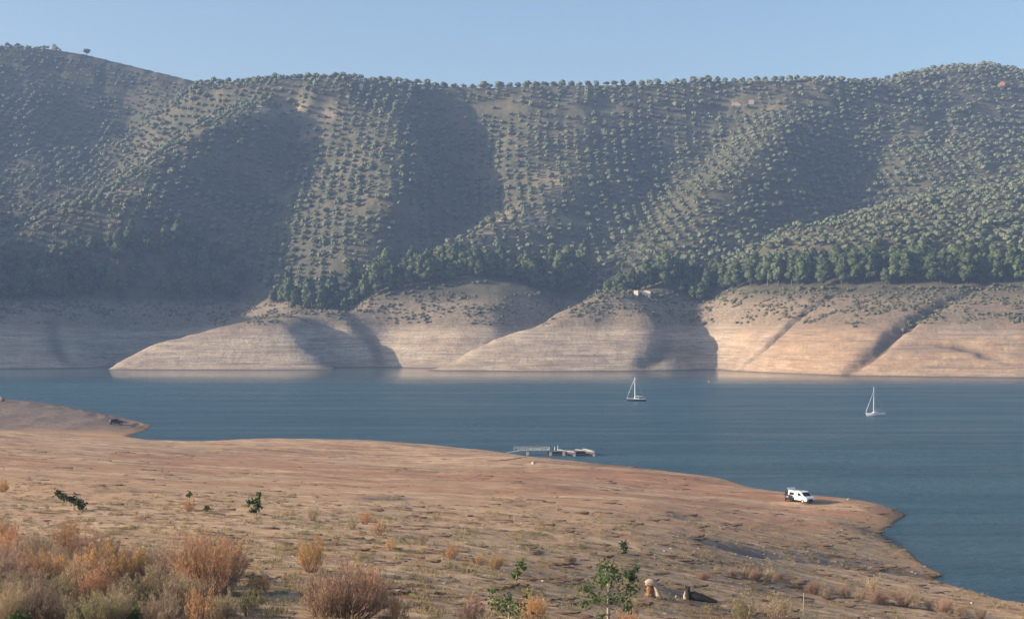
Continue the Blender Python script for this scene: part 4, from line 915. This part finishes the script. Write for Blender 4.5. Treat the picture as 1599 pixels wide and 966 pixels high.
part('roof_bar', M_black, vroot, lambda bm: [bcyl(bm, (x, -.7, 1.93), (x, .7, 1.93), .035) for x in (-1.3, 0)]+[bcyl(bm, (-1.6, s*.72, 1.9), (.3, s*.72, 1.9), .03) for s in (-1, 1)])
sprof = [(-1.95, .32), (-2.0, .95), (-1.85, 1.45), (-1.5, 1.62), (.1, 1.62), (.75, 1.08), (1.75, .98), (1.98, .75), (1.96, .32)]
swin = [[(-1.6, 1.06), (-1.5, 1.46), (-.7, 1.5), (-.7, 1.06)], [(-.6, 1.06), (-.6, 1.5), (.08, 1.5), (.5, 1.06)]]
car(1234, 780.5, math.radians(-100), sprof, 1.95, .85, M_grey, 'dark small car standing close behind the left side of the white van', win=swin)
sr, _ = car(181, 662, math.radians(35), sprof, 1.95, .85, M_grey, 'dark car parked alone near the tip of the grey spit at the left', win=swin)
# ---- driftwood, stump and stones
M_dead = plain('bleached dead wood', (.44, .35, .255), .9, var=.2, scale=3); M_char = plain('charred wood', (.035, .032, .03), .95, var=.4, scale=3); M_rind = plain('rotten red brown bark', (.28, .14, .07), .95, var=.3, scale=4)
def stump():
    x, y, z = on_ground(1018, 931); k = y/FPX; root = empty('dead_tree_stump', (x, y, z)); tag(root, 'bleached broken tree stump bent over like a hook, beside the pale stones', 'tree stump')
    s = Soup(); s.tube([(.55*1, 0, -.1), (.42, 0, .35), (.28, .02, .75), (.1, .03, 1.02), (-.2, .02, 1.08), (-.42, 0, .93)], [.26, .17, .19, .25, .27, .2], 9); s.lump((-.12, 0, 1.0), (.38, .25, .22), .35, True); s.tube([(.5, 0, .1), (.95, -.1, -.05)], [.14, .05], 6)
    mesh_np('trunk', *s.get()[:2], M_dead, True, root); t = Soup(); t.lump((-.1, .12, .45), (.3, .2, .38), .4, True); t.lump((-.15, .1, .1), (.34, .25, .2), .4, True); mesh_np('bark', *t.get()[:2], M_rind, True, root)
stump()
def log():
    x, y, z = on_ground(1086, 940); root = empty('fallen_log', (x, y, z), math.radians(-8)); tag(root, 'charred dark log lying on the ground right of the bleached stump', 'log')
    s = Soup(); s.tube([(-.6, 0, .6), (-.2, 0, .48), (.4, .05, .36), (1.0, .05, .2), (1.6, 0, .1)], [.22, .34, .3, .22, .1], 9); s.lump((-.55, 0, .5), (.3, .45, .55), .45, True); s.tube([(-.6, 0, .8), (-.75, .1, 1.25)], [.12, .03], 6); s.tube([(.3, 0, .4), (.5, -.1, .75)], [.1, .03], 5)
    mesh_np('trunk', *s.get()[:2], M_char, True, root); t = Soup(); t.tube([(-.72, -.25, .1), (-.78, -.2, .5), (-.72, -.1, .8)], [.16, .13, .07], 7); mesh_np('split_root', *t.get()[:2], M_dead, True, root)
log()
def stone(u, v, w, h, label, grp=None, mt=None):
    x, y, z = on_ground(u, v); k = y/FPX; s = Soup(); s.lump((0, 0, h*k*.35), (w*k/2, w*k*.4, h*k*.65), .3, True, 0, np.random.default_rng(int(u))); o = mesh_np('boulder', *s.get()[:2], mt or M_stone, True); o.location = (x, y, z-.02); tag(o, label, 'stone', grp)
for u, v, w, h, lb in [(1012, 931, 4, 6, 'small upright pale stone at the foot of the bleached stump, on its left'), (1032, 932, 6, 4, 'low pale stone just right of the bleached stump'), (1047, 936, 5, 8, 'upright pale stone midway between the stump and the dark log'), (1056, 933, 5, 5, 'rounded pale stone nearest the left end of the dark log'),
                       (833, 724, 7, 4, 'pale boulder on the lake bed below the floating dock'), (1325, 780, 6, 3, 'flat pale stone at the waterline right of the white van'), (1518, 942, 5, 4, 'bright white stone near the lower right corner'), (3, 626, 8, 7, 'dark boulder on the crest of the grey spit at the left edge')]: stone(u, v, w, h, lb, mt=M_clod if 'dark' in lb[:5] else None)
def hose():
    P = [on_ground(u, v) for u, v in ((760, 719), (775, 719.5), (790, 718), (806, 716), (822, 714))]; s = Soup(); s.tube([(x, y, z+.08) for x, y, z in P], [.07]*5, 6); tag(mesh_np('mooring_cable', *s.get()[:2], M_clod, True), 'dark cable lying on the shore behind the dock gangway', 'cable')
hose()
# ---- old posts on the lake bed
def post(u, v, h, label):
    x, y, z = on_ground(u, v); bm = bmesh.new(); H = h*y/FPX; bcyl(bm, (0, 0, -.2), (.05, 0, H), .045, .03, 6); o = bm_obj('wooden_post', bm, M_palebark); o.location = (x, y, z); tag(o, label, 'post')
post(869, 797, 14, 'thin wooden post on bare clay below the floating dock'); post(721, 832, 14, 'left post of the leaning pair on the slope left of the middle'); post(726, 831, 13, 'right post of the leaning pair on the slope left of the middle'); post(1254, 975, 50, 'tall thin stake at the bottom edge at the lower right')

# ---- ruins and hut
def walls(name, label, cat, u, d, rz, fn):
    x = (u-U0)/FPX*d; root = empty(name, (x, d, float(far_h(u, d)[0])), rz); tag(root, label, cat); fn(root); return root
M_wall = plain('old lime plaster', (.62, .53, .40), .9, var=.12, scale=.8); M_ruin = plain('ruined stone wall', (.42, .34, .27), .95, var=.25, scale=1.2); M_pinkw = plain('pinkish ruined masonry', (.34, .265, .24), .95, var=.15, scale=1); M_tower = plain('hut masonry', (.3, .26, .22), .9)
def cottage(r):
    part('gable_wall', M_wall, r, lambda bm: bprism(bm, [(-3.6, -1), (-3.6, 3.6), (-3.2, 4.4), (-.5, 5.0), (3.2, 4.2), (3.4, 3.4), (3.0, -1)], -.3, .3))
    part('side_wall', M_ruin, r, lambda bm: bbox(bm, -3.6, -3.0, .32, 5.5, -1, 3.4)); part('side_wall', M_ruin, r, lambda bm: bbox(bm, 3.0, 3.5, .32, 4.5, -1, 3.0)); part('back_wall', M_ruin, r, lambda bm: bprism(bm, [(-2.9, -1), (-2.9, 3.4), (-1, 2.2), (.6, 2.6), (2.9, 1.6), (2.9, -1)], 5.0, 5.5))
    part('doorway', M_dark, r, lambda bm: bbox(bm, .2, 1.2, -.31, -.29, -1, 1.5)); part('roof_tile_edge', M_pinkw, r, lambda bm: bprism(bm, [(-3.9, 4.25), (-3.2, 4.45), (-.5, 5.05), (3.4, 4.25), (3.4, 4.5), (-.5, 5.35), (-3.9, 4.5)], -.5, .6))
walls('ruined_cottage', 'ruined roofless cottage with a pale gable wall on the headland', 'ruin', 1009, 1120, math.radians(-14), cottage)
def shed(r): part('wall', M_wall, r, lambda bm: bbox(bm, -1.7, 1.7, -1.5, 1.5, -1, 3.3), bevel=.05); part('roof', M_ruin, r, lambda bm: bbox(bm, -2.1, 2.0, -1.7, 1.7, 3.31, 3.6)); part('doorway', M_dark, r, lambda bm: bbox(bm, 1.71, 1.74, -.5, .5, -1, 1.6))
walls('stone_shed', 'small pale flat roofed shed just left of the ruined cottage', 'shed', 994, 1119, math.radians(-22), shed)
def ruin1(r): part('wall', M_pinkw, r, lambda bm: bprism(bm, [(-6, -2), (-6, 7), (-4.5, 7.5), (-4.2, 4), (-1, 5), (1, 4.6), (3, 3), (4.5, 2.2), (4.5, -2)], -.4, .4)); part('side_wall', M_ruin, r, lambda bm: bbox(bm, -6, -5.2, .42, 6, -2, 4.5))
def ruin2(r): part('wall', M_pinkw, r, lambda bm: bprism(bm, [(-3, -2), (-3, 4.6), (2.4, 4.8), (3.4, 3.2), (3.4, -2)], -.4, .4)); part('side_wall', M_ruin, r, lambda bm: bbox(bm, 2.6, 3.4, .42, 5, -2, 3.2))
def d_at(u, v): k = np.argmin(np.abs(u-uu)); c = vv2[:, k]; i = np.where((c <= v) & (dd > 1300))[0]; return float(dd[i[0]]) if len(i) else crest_d(u)-20
walls('ruined_farmhouse', 'pinkish ruined farmhouse wall high on the olive hillside, left of a smaller ruin', 'ruin', 1151, d_at(1151, 168), math.radians(-12), ruin1)
walls('ruined_outbuilding', 'smaller pinkish ruin right of the ruined farmhouse wall on the high hillside', 'ruin', 1173, d_at(1173, 166), math.radians(-12), ruin2)
def hut(r): part('wall', M_tower, r, lambda bm: bbox(bm, -2, 2, -2, 2, -2, 6.2)); part('roof', M_ruin, r, lambda bm: bprism(bm, [(-2.4, 6.21), (0, 7.4), (2.4, 6.21)], -2.3, 2.3)); part('window', M_dark, r, lambda bm: bbox(bm, -.5, .5, -2.03, -2.01, 3.5, 4.8))
walls('watch_hut', 'small square hut standing on the crest of the far left hill', 'hut', 85, crest_d(85)-2, 0, hut)
